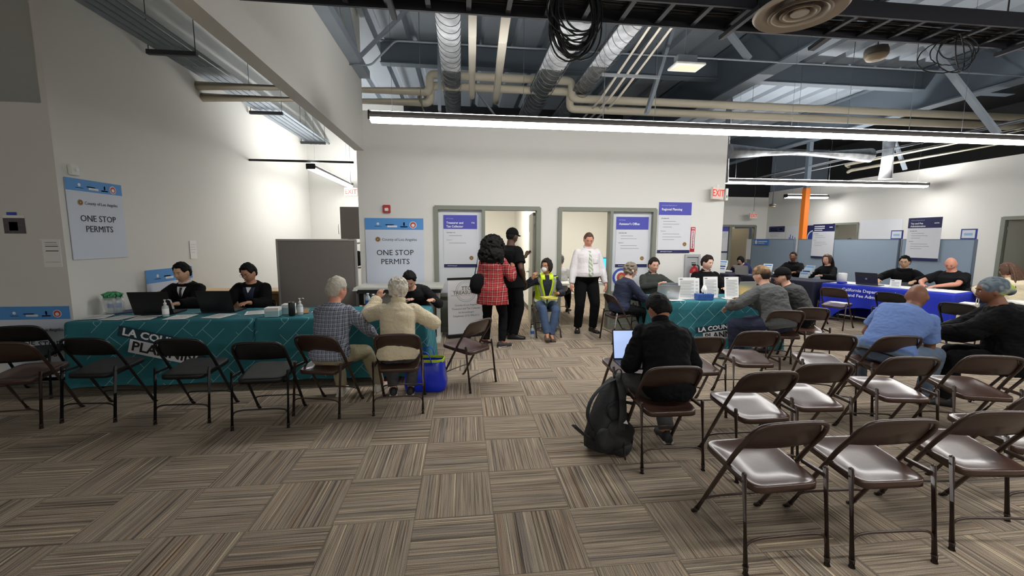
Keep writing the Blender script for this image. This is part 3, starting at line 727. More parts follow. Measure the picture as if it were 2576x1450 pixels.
place(black0, -2.45, 4.02, -.03, 'black padded chair overlapping the white PLANNING letters of the long teal table', TBL)
for x, y, rz, lab in (
    (-3.27, 4.13, -.06, 'black padded folding chair at the left end of the teal table'),
    (-1.74, 3.84, .03, 'black padded folding chair nearest the checked shirt man'),
    (-4.42, 4.72, .25, 'black padded folding chair against the left wall, behind the brown one'),
    (-1.72, 6.62, 2.9, 'black folding chair behind the long table, left of the drafting desk'),
    (-2.85, 6.0, PI, 'black folding chair holding the man in glasses behind the teal table'),
    (-3.62, 5.98, PI+.1, 'black folding chair holding the man in a dark tie behind the teal table'),
    (-.72, 6.1, PI, 'black folding chair holding the writing man in the dark sweater'),
    (3.22, 7.0-.1, PI+.05, 'black folding chair holding the young man in a dark green shirt'),
    (4.25, 6.95, PI, 'black folding chair of the man in black behind the acrylic sign stands'),
    (7.0, 5.05, -1.3, 'black folding chair with a white bag, right of the royal blue cloth'),
    (7.22, 6.2, -1.25, 'black folding chair hidden behind the blue shirt man, at the royal blue table'),
    (6.15, 9.0, 2.6, 'black folding chair beside the far white folding table'),
    (2.0, 8.95, 3.4, 'black folding chair by the white desk in the right office')):
    place(black0, x, y, rz, lab, TBL if y < 4.9 and x < 0 else 'other folding chairs')
# ---------------------------------------------------------------- tables and cloths
TABLETOP = mat('table_top_white', (222, 220, 214), .45); TLEG = mat('table_leg_grey', (110, 110, 112), .4, metal=.4)
def folding_table(label, loc, rz, L=1.83, D=.75, h=.735, top=TABLETOP):
    t = thing('folding_table', label, 'table', loc, rz)
    bm = B(); box(bm, -L/2, L/2, -D/2, D/2, h-.035, h, .012); obj('tabletop', bm, top, t)
    for sx in (-1, 1):
        bm = B(); x = sx*(L/2-.22)
        tube(bm, bend([(x, -D/2+.08, 0), (x, -D/2+.08, h-.04), (x, D/2-.08, h-.04), (x, D/2-.08, 0)], .05), .0125, 8)
        tube(bm, [(x, -D/2+.08, .2), (x, D/2-.08, .2)], .009, 8); tube(bm, [(x, 0, h-.04), (x-sx*.28, 0, h-.04), (x, 0, .22)], .008, 8)
        obj('leg', bm, TLEG, t)
    return t
def drape(name, label, loc, rz, L, D, h, drop, m, folds=.018, seed=1, swag=0.0):
    """cloth hanging on four sides with soft folds; local x along the table"""
    random.seed(seed); bm = B(); per = []; r = .03; nx, ny = int(L/.035), int(D/.05)
    for i in range(nx+1): per.append((-L/2+L*i/nx, -D/2, 0, -1))
    for i in range(1, ny+1): per.append((L/2, -D/2+D*i/ny, 1, 0))
    for i in range(1, nx+1): per.append((L/2-L*i/nx, D/2, 0, 1))
    for i in range(1, ny): per.append((-L/2, D/2-D*i/ny, -1, 0))
    n = len(per); ph = random.uniform(0, 9)
    rings = []
    for lvl, (dz, fo) in enumerate(((0, 0), (-.006, .010), (-.025, .018), (-.12, .02), (-.25, .022), (-.4, .026), (-.55, .03), (-drop, .034))):
        if dz < -drop: continue
        ring = []
        for k, (x, y, nx_, ny_) in enumerate(per):
            a = k/n*2*PI; q = -dz/drop
            f = folds*q*(noise.noise(V((x*3.1+ph, y*3.1, q*.6)))*2.2 + .6*math.sin((x*11+y*13)+3*noise.noise(V((x*2, y*2, ph)))))
            cor = 1.0 if (abs(abs(x)-L/2) < .06 and abs(abs(y)-D/2) < .06) else 0
            off = fo + f + cor*q*.03
            wz = .012*q*noise.noise(V((x*2.3, y*2.3, ph+5)))
            dz_ = dz*(1-swag*max(0, 1-(abs(x)/(L*.42))**4)) if ny_ == -1 else dz
            ring.append(bm.verts.new((x+nx_*off+(math.copysign(.5*off, x) if cor and not nx_ else 0), y+ny_*off+(math.copysign(.5*off, y) if cor and nx_ else 0), h+dz_+wz+.003)))
        rings.append(ring)
    for a, b in zip(rings, rings[1:]):
        for k in range(n): bm.faces.new((a[k], b[k], b[(k+1) % n], a[(k+1) % n])).smooth = True
    bm.faces.new(rings[0][::-1])
    bmesh.ops.recalc_face_normals(bm, faces=bm.faces)
    o = obj(name, bm, m); tag(o, label, 'tablecloth', None, loc, rz); return o
def logo(parent, x, z, y, sc, ang, first='LA COUNTY', second='PLANNING'):
    """slanted two line lettering printed on the cloth front"""
    M = Matrix.Translation((x, y, z)) @ Matrix.Rotation(-ang, 4, 'Y') @ Matrix.Scale(sc, 4)
    bm = B(); box(bm, -.02, .80, 0, .002, .0, .13, M=M); obj('logo_band', bm, TEALINK, parent)
    bm = B(); box(bm, .13, .93, -.001, .001, -.175, -.005, M=M); obj('logo_panel', bm, WHITE, parent)
    bm = B(); text_mesh(bm, first, .03, .065, .125, M=M, y=-.003, bold=.004, sx=1.13); obj('lettering', bm, WHITEINK, parent)
    bm = B(); text_mesh(bm, second, .16, -.09, .165, M=M, y=-.004, bold=.004, sx=1.05); obj('lettering', bm, INK, parent)
folding_table('folding table under the left teal cloth, by the left wall', (-3.19, 5.12, 0), 0)
folding_table('folding table under the teal cloth where the white haired couple sit', (-1.34, 5.12, 0), 0)
c1 = drape('tablecloth', 'teal patterned cloth with the slanted PLANNING logo, at the left wall', (-3.19, 5.12, 0), 0, 1.80, .76, .74, .69, TEAL, seed=2)
c2 = drape('tablecloth', 'teal patterned cloth on the table where the white haired couple sit', (-1.34, 5.12, 0), 0, 1.80, .76, .74, .68, TEAL, seed=5)
logo(c1, -.382, .596, -.437, .85, -.256)
folding_table('folding table under the teal cloth in front of the office windows', (3.72, 5.93, 0), -.05)
c3 = drape('tablecloth', 'teal patterned cloth on the small table with acrylic sign stands', (3.72, 5.93, 0), -.05, 1.80, .76, .74, .72, TEAL, seed=9)
logo(c3, -.433, .293, -.49, .70, .115)
BLUEC = mat('royal_blue_cloth', (18, 42, 178), .7, bump=.12, bscale=18); NAVYC = mat('navy_cloth', (24, 26, 48), .85, bump=.1, bscale=18)
folding_table('folding table under the royal blue cloth', (8.0, 6.95, 0), -1.24, 1.83)
c4 = drape('tablecloth', 'royal blue cloth with white lettering on the table before the cubicle panels', (8.0, 6.95, 0), -1.24, 1.95, .76, .74, .72, BLUEC, .03, 12, .42)
bm = B(); text_mesh(bm, 'California Department of', -.60, .655, .082, y=-.436, bold=.001); obj('lettering', bm, WHITEINK, c4); bm = B(); text_mesh(bm, 'Tax and Fee Administration', -.64, .555, .082, y=-.446, bold=.001); obj('lettering', bm, WHITEINK, c4)
bm = B(); box(bm, -.94, .94, -.20, .36, .746, .749); tag(obj('table_runner', bm, PAPER), 'long white sheet covering the top of the royal blue table', 'paper', None, (8.0, 6.95, 0), -1.24)
folding_table('folding table under the dark navy cloth behind the capped man', (7.45, 8.85, 0), -1.3, 1.6)
drape('tablecloth', 'dark navy cloth on the table of the long haired woman', (7.45, 8.85, 0), -1.3, 1.66, .76, .74, .72, NAVYC, .02, 14)
folding_table('folding table under the dark cloth behind the hoodie man', (6.85, 10.45, 0), -1.3, 1.0, .68)
drape('tablecloth', 'dark navy cloth on the far table with white brochure racks', (6.85, 10.45, 0), -1.3, 1.06, .7, .74, .72, NAVYC, .02, 15)
folding_table('bare white folding table at the far end near the tan door', (6.95, 11.6, 0), -.15, 1.5, .7)
folding_table('white topped folding table right of the royal blue cloth', (8.45, 4.75, 0), -.6, 1.3, .6)
drape('tablecloth', 'navy cloth on the table at the right edge by the long haired person in cream', (9.6, 6.1, 0), -1.1, 1.3, .7, .76, .72, NAVYC, .02, 16)
folding_table('folding table under the navy cloth at the right edge', (9.6, 6.1, 0), -1.1, 1.3, .65, .75)

# drafting desk before the office wall
def desk():
    t = thing('drafting_desk', 'white height adjustable desk under the ONE STOP PERMITS poster', 'desk', (-.98, 6.72, 0))
    bm = B(); box(bm, -.66, .66, -.34, .40, .85, .885, .006); obj('desktop', bm, mat('desk_laminate', (200, 200, 192), .5), t)
    bm = B(); box(bm, -.62, .62, -.32, .30, .79, .848, .004); obj('under_frame', bm, BLACKP, t)
    for s in (-1, 1):
        bm = B(); box(bm, s*.56-.03, s*.56+.03, -.02, .05, .03, .80, .004); box(bm, s*.56-.04, s*.56+.04, -.30, .34, 0, .035, .006); obj('leg', bm, WHITEP, t)
    bm = B(); box(bm, -.66, -.60, -.40, -.33, .84, .86, .004); obj('edge_clip', bm, WHITEP, t)
desk()
# grey fabric partition and wooden bench behind the long table
def partition(name, label, loc, rz, w, h, m, th=.06, feet=True):
    t = thing(name, label, 'partition', loc, rz)
    bm = B(); e = .03 if m is PARTG else .012; box(bm, e, w-e, -th/2, th/2, .06, h-e, .004); obj('fabric_panel', bm, m, t)
    bm = B(); box(bm, 0, w, -th/2-.005, th/2+.005, h-e, h, .004); box(bm, 0, e, -th/2-.005, th/2+.005, .02, h-e, .003); box(bm, w-e, w, -th/2-.005, th/2+.005, .02, h-e, .003); box(bm, 0, w, -th/2-.005, th/2+.005, .02, .06); obj('trim_frame', bm, mat('panel_trim', (150, 148, 144), .5) if m is PARTG else mat('panel_trim_blue', (104, 118, 134), .5), t)
    if feet:
        for x in (.15, w-.15):
            bm = B(); box(bm, x-.02, x+.02, -.22, .22, 0, .022, .004); obj('foot', bm, TLEG, t)
    return t
partition('cubicle_panel', 'plain grey fabric partition standing behind the long teal table', (-2.78, 6.62, 0), 0.01, 1.15, 1.60, PARTG)
def bench():
    t = thing('wooden_cabinet', 'low pale wooden cabinet against the left wall, behind the man in glasses', 'cabinet', (-3.35, 7.0, 0))
    bm = B(); box(bm, -.8, .8, -.25, .25, .76, .80, .004); obj('top', bm, mat('maple_top', (226, 190, 140), .5), t)
    bm = B(); box(bm, -.78, .78, -.23, .24, 0, .76, .003); obj('body', bm, WOOD, t)
    for x in (-.39, .39):
        bm = B(); box(bm, x-.36, x+.36, -.25, -.23, .05, .72, .003); d = obj('door', bm, WOOD, t)
        bm = B(); tube(bm, [(x+.3, -.27, .55), (x+.3, -.27, .65)], .006, 6); obj('handle', bm, SILVER, d)
bench()
def hutch():
    t = thing('storage_cabinet', 'tall grey cabinet with open white shelves at the corridor end of the office wall', 'cabinet', (-2.32, 9.0, 0))
    bm = B(); box(bm, -.14, .55, -.2, .2, 1.6, 2.24, .004); obj('upper_body', bm, mat('cabinet_grey', (138, 132, 130), .6), t)
    bm = B(); box(bm, .5, .55, -.2, .2, 0, 1.6); box(bm, -.02, .02, -.2, .2, 0, 1.6)
    for z in (.1, .55, 1.0, 1.5): box(bm, 0, .55, -.2, .2, z, z+.03, .002)
    obj('shelf_frame', bm, WHITEP, t)
    bm = B(); tube(bm, [(-.17, -.21, 1.7), (-.17, -.24, 1.72), (-.17, -.24, 1.88), (-.17, -.21, 1.9)], .006, 6); obj('handle', bm, SILVER, t)
    bm = B(); sphere(bm, (.24, -.02, 1.2), (.16, .12, .16)); tag(obj('draped_bag', bm, mat('bag_black_white', (50, 50, 52), .8)), 'dark bag lying on a shelf of the corridor cabinet', 'bag', None, (-2.42, 9.0, 0))
hutch()
# blue grey cubicle panels along the right hall
PL = 'blue grey cubicle panels'
for y0, y1, lab in ((11.45, 13.3, 'farthest blue grey panel, left of the orange column, with a small blue house sign'), (8.42, 11.3, 'widest blue grey panel, right of the orange column'), (7.0, 8.36, 'nearest blue grey panel at the right end, behind the bald man')):
    p = partition('cubicle_panel', lab, (9.78, y0, 0), PI/2, y1-y0, 1.645, PARTB); p['group'] = PL
# ---------------------------------------------------------------- small things on tables
def laptop(label, loc, rz, m, ang=105, w=.34, d=.235, screen=None, logo_m=None):
    t = thing('laptop', label, 'laptop', loc, rz)
    bm = B(); box(bm, -w/2, w/2, -d/2, d/2, 0, .014, .004); obj('base', bm, m, t)
    bm = B(); box(bm, -w/2+.02, w/2-.02, -.015, d/2-.025, .0142, .0155); obj('keyboard', bm, BLACKP, t)
    bm = B(); box(bm, -.05, .05, -d/2+.02, -.03, .0142, .0148); obj('trackpad', bm, mat('trackpad', (120, 122, 126), .4), t)
    R = Matrix.Translation((0, d/2-.006, .012)) @ Matrix.Rotation(-math.radians(ang-90), 4, 'X')
    bm = B(); box(bm, -w/2, w/2, 0, .007, 0, d, .003, M=R); lid = obj('lid', bm, m, t)
    bm = B(); box(bm, -w/2+.01, w/2-.01, -.0012, .0, .012, d-.01, M=R); obj('screen', bm, screen or mat('screen_dark', (40, 46, 60), .25, emit=.4), lid)
    if logo_m:
        bm = B(); lathe(bm, [(.018, 0), (.018, .001)], 16); bmesh.ops.transform(bm, matrix=R @ Matrix.Translation((0, .0078, d*.5)) @ Matrix.Rotation(-PI/2, 4, 'X'), verts=bm.verts); obj('emblem', bm, logo_m, lid)
    return t
TZ = .748
laptop('black laptop seen from behind, before the man in a tie', (-3.50, 5.22, TZ), PI+.05, BLACKP, 108, .40, .27)
laptop('black laptop seen from behind, before the man in glasses', (-2.86, 5.30, TZ), PI-.05, BLACKP, 106, .38, .26)
def pump(label, loc):
    t = thing('sanitizer_bottle', label, 'bottle', loc, .4, 'pump sanitizer bottles')
    bm = B(); lathe(bm, [(.028, 0), (.031, .004), (.031, .10), (.026, .118), (.013, .126), (.013, .136)], 18); obj('bottle', bm, mat('gel_clear', (205, 214, 218), .2, alpha=.75), t)
    bm = B(); lathe(bm, [(.0315, .03), (.0315, .09)], 18, cap=False); obj('label_wrap', bm, PAPER, t)
    bm = B(); lathe(bm, [(.015, .134), (.015, .152), (.006, .154), (.006, .178), (.011, .18), (.011, .188)], 12); tube(bm, [(0, 0, .184), (.035, 0, .186), (.045, 0, .178)], .005, 6); obj('pump', bm, WHITEP, t)
pump('pump sanitizer bottle right of the leftmost laptop', (-3.28, 4.95, TZ)); pump('pump sanitizer bottle right of the black can', (-1.86, 4.93, TZ))
def sheet(label, x, y, rz, w=.216, h=.28, z=TZ, m=PAPER, text=True, n=1, group='papers on the tables'):
    t = thing('paper_sheet', label, 'paper', (x, y, z), rz, group)
    bm = B(); box(bm, -w/2, w/2, -h/2, h/2, 0, .0015*n); obj('page', bm, m, t)
    if text:
        bm = B()
        for k in range(9): box(bm, -w/2+.02, w/2-.02-.03*(k % 3), h/2-.04-.025*k, h/2-.034-.025*k, .0015*n, .0015*n+.0004)
        obj('print', bm, GREYINK, t)
for x, y, rz, lab in ((-4.0, 4.99, .3, 'white sheet at the far left end of the teal table'), (-3.72, 4.92, -.1, 'white sheet below the left laptop, leftmost of two'), (-3.45, 4.88, .2, 'white sheet just left of the pump bottle by the left laptop'),
                      (-2.72, 4.93, -.15, 'white sheet in front of the second laptop'), (-2.42, 5.12, .35, 'white sheet left of the tissue boxes'), (-1.70, 5.22, .1, 'sheet behind the checked shirt man'), (-1.0, 5.35, -.2, 'sheet under the writing hands of the dark sweater man'), (-3.1, 4.9, .1, 'white sheet between the two laptops'),
                      (3.02, 5.72, .1, 'papers beside the left silver laptop'), (3.92, 5.68, -.1, 'paper under the acrylic stands of the small teal table'), (4.25, 5.72, .1, 'white sheet near the yellow folder'), (8.4, 6.55, .5, 'sheet before the bald man on the blue table')):
    sheet(lab, x, y, rz)
sheet('navy folder at the wall end of the teal table', -3.95, 5.33, -.5, .24, .32, m=NAVY, text=False, n=3, group=None)
sheet('brown clipboard right of the black can', -1.98, 5.15, .3, .26, .34, m=WOOD, text=False, n=3, group=None)
sheet('yellow folder at the right end of the small teal table', 4.42, 6.0, .4, .24, .32, m=mat('manila', (240, 200, 90), .7), text=False, n=4, group=None)
sheet('black folder near the right silver laptop', 4.2, 5.85, .1, .24, .18, m=BLACKP, text=False, n=4, group=None)
TISSG = mat('tissue_box_pale', (168, 206, 212), .6, nscale=20, namt=.15); TISSB = mat('tissue_box_blue', (50, 90, 165), .6, nscale=25, namt=.35)
def tissue(label, loc, rz, m, w=.12, d=.12, h=.12, tuft=True):
    t = thing('tissue_box', label, 'box', loc, rz, None)
    bm = B(); box(bm, -w/2, w/2, -d/2, d/2, 0, h, .003); obj('carton', bm, m, t)
    bm = B(); box(bm, -w/2-.001, w/2+.001, -d/2-.001, d/2+.001, h-.035, h+.001); obj('lid_band', bm, PAPER if m is TISSG else m, t)
    if tuft:
        bm = B()
        for k in range(14):
            a = k*.9; tube(bm, [(math.cos(a)*.022, math.sin(a)*.012, h-.01), (math.cos(a+.3)*.03, math.sin(a)*.015, h+.05), (math.cos(a+.8)*.018, math.sin(a+.4)*.012, h+.09+.012*(k % 4))], [.014, .017, .003], 6)
        obj('tissue', bm, PAPER, t)
tissue('pale tissue box in front, left of the black can', (-2.12, 4.86, TZ), .1, TISSG, .14, .12, .10, False); tissue('pale tissue box at the back, touching the first', (-2.02, 5.03, TZ), .1, TISSG, .12, .12, .11, False)
tissue('blue tissue box with a white tissue on the small teal table', (3.46, 5.66, TZ), -.05, TISSB, .23, .12, .085)
def can(label, loc, m, r=.033, h=.122):
    t = thing('drink_can', label, 'can', loc, 0)
    bm = B(); lathe(bm, [(r*.75, 0), (r, .01), (r, h-.014), (r*.82, h-.002)], 20); obj('body', bm, m, t)
    bm = B(); lathe(bm, [(r*.82, h-.002), (r*.8, h), (r*.7, h-.003)], 20); obj('rim', bm, SILVER, t)
can('tall black drink can between tissue boxes and pump bottle', (-1.93, 4.88, TZ), BLACKP, .034, .155)
def water(label, loc, z=TZ, g='clear water bottles'):
    t = thing('water_bottle', label, 'bottle', (loc[0], loc[1], z), 0, g)
    bm = B(); lathe(bm, [(.026, 0), (.032, .006), (.032, .05), (.030, .06), (.032, .07), (.032, .135), (.024, .165), (.0125, .185), (.0125, .195)], 18); obj('bottle', bm, mat('water_clear', (205, 222, 232), .1, alpha=.55), t)
    bm = B(); lathe(bm, [(.0328, .075), (.0328, .125)], 18, cap=False); obj('label_wrap', bm, mat('blue_label', (60, 100, 180), .5), t)
    bm = B(); lathe(bm, [(.0145, .192), (.0145, .208)], 12); obj('cap', bm, WHITEP, t)
water('water bottle on the teal table, left of the pair beside the cream fleece', (-1.16, 5.16)); water('water bottle on the teal table, right of the pair beside the cream fleece', (-1.08, 5.08))
water('water bottle standing on the floor left of the vest wearer', (1.10, 6.62), 0.0)
def waterbag():
    t = thing('plastic_bag', 'clear plastic bag of water bottles with a green top, at the table\'s wall end', 'bag', (-4.0, 5.22, TZ))
    bm = B(); lathe(bm, [(.05, 0), (.09, .01), (.10, .12), (.085, .19)], 12); obj('bag_film', bm, mat('film', (215, 222, 220), .2, alpha=.35), t)
    bm = B()
    for k in range(9): a = k*.7; tube(bm, [(.07*math.cos(a), .06*math.sin(a), .17), (.09*math.cos(a+.3), .07*math.sin(a+.3), .215), (.05*math.cos(a+.9), .04*math.sin(a), .235)], .02, 6)
    obj('green_band', bm, mat('green_film', (60, 150, 96), .4), t)
    for i, (x, y) in enumerate(((-.03, 0), (.035, .02))):
        bm = B(); lathe(bm, [(.03, 0), (.03, .13), (.012, .165), (.012, .18)], 14, (x, y, .004)); lathe(bm, [(.0305, .06), (.0305, .11)], 14, (x, y, .004), cap=False, mi=1); obj('bottle', bm, [mat('bottle_pale', (190, 205, 212), .2), mat('blue_label', (60, 100, 180), .5)], t)
waterbag()
def stand(label, x, y, rz, w=.216, h=.28, z=TZ):
    t = thing('sign_stand', label, 'sign stand', (x, y, z), rz, 'acrylic sign stands')
    bm = B(); box(bm, -w/2-.004, w/2+.004, -.004, .006, .004, h+.006, .001, M=Matrix.Rotation(-.12, 4, 'X')); obj('page', bm, PAPER, t)
    bm = B(); box(bm, -w/2-.004, w/2+.004, -.05, .05, 0, .004); obj('base', bm, mat('acrylic', (215, 222, 225), .15, alpha=.6), t)
    bm = B(); M = Matrix.Rotation(-.12, 4, 'X')
    box(bm, -w/2+.015, -w/2+.06, -.0048, -.0042, h-.025, h-.012, M=M)
    for k in range(int(h/.0125)-4): box(bm, -w/2+.02, w/2-.02-.04*(1 if k % 4 == 3 else 0), -.0048, -.0042, h-.045-.0125*k, h-.041-.0125*k, M=M)
    obj('print', bm, GREYINK, t)
stand('largest acrylic sign stand with a printed page, left of the tissue box', 3.24, 5.73, -.05, .25, .31); stand('half hidden acrylic sign stand just behind the largest one', 3.46, 5.95, 0, .2, .28)
stand('acrylic sign stand directly right of the white tissue', 3.68, 5.84, .05, .225, .31); stand('rightmost acrylic sign stand, beside the right silver laptop', 3.98, 5.78, .12, .235, .31)
stand('half hidden stand at the back of the small teal table before the man in black', 3.55, 6.12, 0, .2, .26)
laptop('silver laptop before the young man in the dark green shirt', (2.98, 5.85, TZ), PI-.3, SILVER, 112, .31, .22, logo_m=WHITEP)
laptop('pale laptop half hidden behind the left silver laptop', (3.15, 6.12, TZ), PI-.2, SILVER, 108, .31, .22)
laptop('silver laptop at the right end of the small teal table', (4.35, 6.15, TZ), PI+.1, SILVER, 110, .32, .23)
# blue table and beyond
laptop('black laptop with a small emblem on the royal blue table', (7.86, 7.25, TZ), PI/2+.35, mat('laptop_dark_grey', (48, 50, 56), .4), 108, .36, .25, logo_m=SILVER)
def tub():
    t = thing('wipes_tub', 'white tub with a blue base at the far end of the royal blue table', 'tub', (7.62, 7.62, TZ))
    bm = B(); lathe(bm, [(.075, .03), (.08, .19), (.07, .205), (.03, .21)], 20); obj('tub', bm, WHITEP, t)
    bm = B(); lathe(bm, [(.085, 0), (.085, .03), (.076, .032)], 20); obj('base', bm, BLUEC, t)
tub()
stand('small white sign stand before the dark haired man in glasses', 7.95, 6.85, -1.1, .15, .14); stand('small sign stand on the far white table, left of the dark haired woman', 6.65, 11.35, -.5, .2, .28); stand('small white card stand beside the far brochure rack', 6.75, 10.45, -.7, .14, .17); stand('low white card on the bare far table', 6.95, 11.3, -.4, .18, .12)
def rack(label, x, y, rz, n, s=1.0, m=PAPER):
    t = thing('brochure_rack', label, 'brochure rack', (x, y, TZ), rz, 'brochure racks')
    for k in range(n):
        M = Matrix.Rotation(-.25, 4, 'X'); bm = B(); box(bm, -.11*s, .11*s, .05*k, .05*k+.022, .07*k*s, (.16+.07*k)*s, .002, M=M); tr = obj('tier', bm, m, t)
        bm = B(); box(bm, -.09*s, .09*s, .05*k-.001, .05*k, (.10+.07*k)*s, (.135+.07*k)*s, M=M); obj('leaflet', bm, [HDRBLUE, NAVY, mat('pale_blue', (150, 190, 225), .6)][k % 3], tr)
rack('tiered white brochure rack above the hoodie man cap', 6.72, 10.3, -.8, 4); rack('tiered white brochure rack before the man beside the orange column', 7.22, 9.3, -.9, 4, .9); rack('clear tiered brochure rack beside the long haired woman', 7.75, 8.75, -1.3, 4, .9, mat('acrylic', (215, 222, 225), .15))
laptop('silver laptop behind the black capped man', (7.45, 9.0, TZ), PI/2+.5, SILVER, 112, .33, .23); laptop('pale laptop behind the backwards cap of the hoodie man', (7.0, 9.75, TZ), PI/2+.5, SILVER, 108, .33, .24)
sheet('white papers on the table right of the royal blue cloth', 8.3, 4.85, -.6, .5, .4, .737); sheet('yellow pad on the far white table', 6.4, 11.6, .2, .2, .28, .737, mat('pad_yellow', (240, 230, 120), .7), False, 4, None)
# bag on the black chair
def paperbag():
    t = thing('shopping_bag', 'white printed bag on the black chair right of the royal blue cloth', 'bag', (7.02, 5.02, .49), .4)
    bm = B(); box(bm, -.13, .13, -.08, .08, 0, .26, .01); obj('bag_body', bm, mat('bag_print', (236, 228, 218), .6, nscale=9, namt=.12), t)
    bm = B(); tube(bm, bend([(-.06, -.08, .25), (-.05, -.08, .33), (.05, -.08, .33), (.06, -.08, .25)], .03), .004, 6); obj('handle', bm, WHITEP, t)
paperbag()
# blue shopping bag on the floor
def bluebag():
    t = thing('shopping_bag', 'blue shopping bag with a yellow green rim on the floor at the table end', 'bag', (-.42, 4.42, 0), -.12)
    m = mat('bag_blue', (14, 48, 205), .3, bump=.5, bscale=12, coat=.3)
    bm = B(); n = 36; rings = []
    for z, w, d in ((0.004, .20, .10), (.02, .215, .115), (.10, .225, .125), (.2, .21, .12), (.29, .205, .105), (.33, .20, .095)):
        rg = []
        for k in range(n):
            th = 2*PI*k/n; c, s = math.cos(th), math.sin(th); x = w*math.copysign(abs(c)**.45, c); y = d*math.copysign(abs(s)**.45, s)
            wob = .014*noise.noise(V((x*9, y*9, z*9+3))); rg.append(bm.verts.new((x*(1+wob*3), y+wob, z+(.02*noise.noise(V((x*5, y*5, 7))) if z > .2 else 0))))
        rings.append(rg)
    for a, b in zip(rings, rings[1:]):
        for k in range(n): bm.faces.new((a[k], a[(k+1) % n], b[(k+1) % n], b[k])).smooth = True
    bm.faces.new(rings[0][::-1]); obj('bag_body', bm, m, t)
    bm = B(); a = []
    for z, s in ((.322, 1.01), (.352, 1.0), (.352, .97), (.322, .97)): a.append([bm.verts.new((.20*s*math.copysign(abs(math.cos(2*PI*k/n))**.45, math.cos(2*PI*k/n)), .095*s*math.copysign(abs(math.sin(2*PI*k/n))**.45, math.sin(2*PI*k/n)), z)) for k in range(n)])
    for i in range(4):
        for k in range(n): bm.faces.new((a[i][k], a[i][(k+1) % n], a[(i+1) % 4][(k+1) % n], a[(i+1) % 4][k]))
    obj('rim', bm, mat('lime', (190, 220, 30), .5), t)
    for y in (-.1, .1):
        bm = B(); tube(bm, bend([(-.08, y, .30), (-.04, y*1.1, .44), (.05, y*1.1, .44), (.09, y, .30)], .05), .012, 6, squash=.35); obj('handle', bm, m, t)
bluebag()
# backpack leaning beside the laptop man's chair
def backpack():
    t = thing('backpack', 'large black hiking backpack leaning on the floor left of the laptop man', 'backpack', (1.04, 2.92, 0), .25)
    K = mat('pack_nylon', (26, 27, 29), .7, bump=.5, bscale=28); K2 = mat('pack_strap', (40, 41, 43), .8, bump=.3, bscale=90)
    R = Matrix.Translation((0, 0, .0)) @ Matrix.Rotation(.32, 4, 'Y') @ Matrix.Rotation(-.22, 4, 'X')
    bm = B(); n = 30; rings = []
    for z, w, d in ((0.0, .10, .07), (.02, .15, .115), (.10, .165, .13), (.22, .15, .12), (.34, .125, .10), (.45, .095, .08), (.53, .065, .055), (.57, .03, .03)):
        rg = []
        for k in range(n):
            th = 2*PI*k/n; c, s = math.cos(th), math.sin(th); x = w*math.copysign(abs(c)**.7, c); y = d*math.copysign(abs(s)**.7, s)
            f = 1+.16*noise.noise(V((x*11, y*11, z*9))); rg.append(bm.verts.new((x*f, y*f, z)))
        rings.append(rg)
    for a, b in zip(rings, rings[1:]):
        for k in range(n): bm.faces.new((a[k], a[(k+1) % n], b[(k+1) % n], b[k])).smooth = True
    bm.faces.new(rings[0][::-1]); bm.faces.new(rings[-1]); bmesh.ops.transform(bm, matrix=R, verts=bm.verts); zmin = min(v.co.z for v in bm.verts); 
    for v in bm.verts: v.co.z = max(v.co.z, 0.004)
    obj('pack_body', bm, K, t)
    bm = B()
    for c, r in (((.02, -.13, .16), (.12, .05, .12)), ((-.08, -.11, .10), (.08, .06, .09)), ((.07, -.10, .07), (.09, .07, .07)), ((.0, -.10, .30), (.10, .04, .08))): sphere(bm, c, r, sub=3)
    for v in bm.verts: v.co *= 1+.10*noise.noise(v.co*16)
    bmesh.ops.transform(bm, matrix=R, verts=bm.verts)
    for v in bm.verts: v.co.z = max(v.co.z, 0.004)
    obj('front_pocket', bm, K, t)
    def strap(name, pts, r, sq=.3, m=K2):
        bm = B(); tube(bm, bend(pts, .08, 6), r, 8, squash=sq); bmesh.ops.transform(bm, matrix=R, verts=bm.verts)
        for v in bm.verts: v.co.z = max(v.co.z, 0.003)
        return obj(name, bm, m, t)
    s1 = strap('shoulder_strap', [(-.01, -.06, .56), (-.005, -.12, .46), (.0, -.165, .30), (-.01, -.17, .16)], .038)
    strap('shoulder_strap', [(-.02, -.04, .56), (-.13, -.05, .50), (-.23, -.05, .37), (-.25, -.06, .24), (-.16, -.05, .15)], .022)
    strap('haul_loop', [(-.03, -.02, .56), (-.02, -.03, .64), (.03, -.03, .64), (.04, -.02, .56)], .010)
    strap('hip_belt', [(-.16, -.05, .08), (-.28, -.08, .12), (-.36, -.09, .16)], .03); strap('hip_belt', [(.14, -.03, .06), (.2, -.06, .2), (.24, -.02, .03)], .018)
    strap('webbing_tail', [(-.15, -.1, .03), (-.3, -.12, .06)], .008); strap('webbing_tail', [(.03, -.17, .12), (.04, -.2, .02), (.05, -.2, .0)], .010)
    bm = B(); bm.faces.new([bm.verts.new(p) for p in ((-.028, -.2085, .25), (.018, -.2085, .25), (-.004, -.2085, .278))]); bmesh.ops.transform(bm, matrix=R, verts=bm.verts); obj('emblem', bm, WHITEINK, s1)
    for z in (.40, .46):
        bm = B(); box(bm, .05, .11, -.13, -.10, z-.01, z+.012, .004, M=R); obj('buckle', bm, BLACKP, t)
backpack()
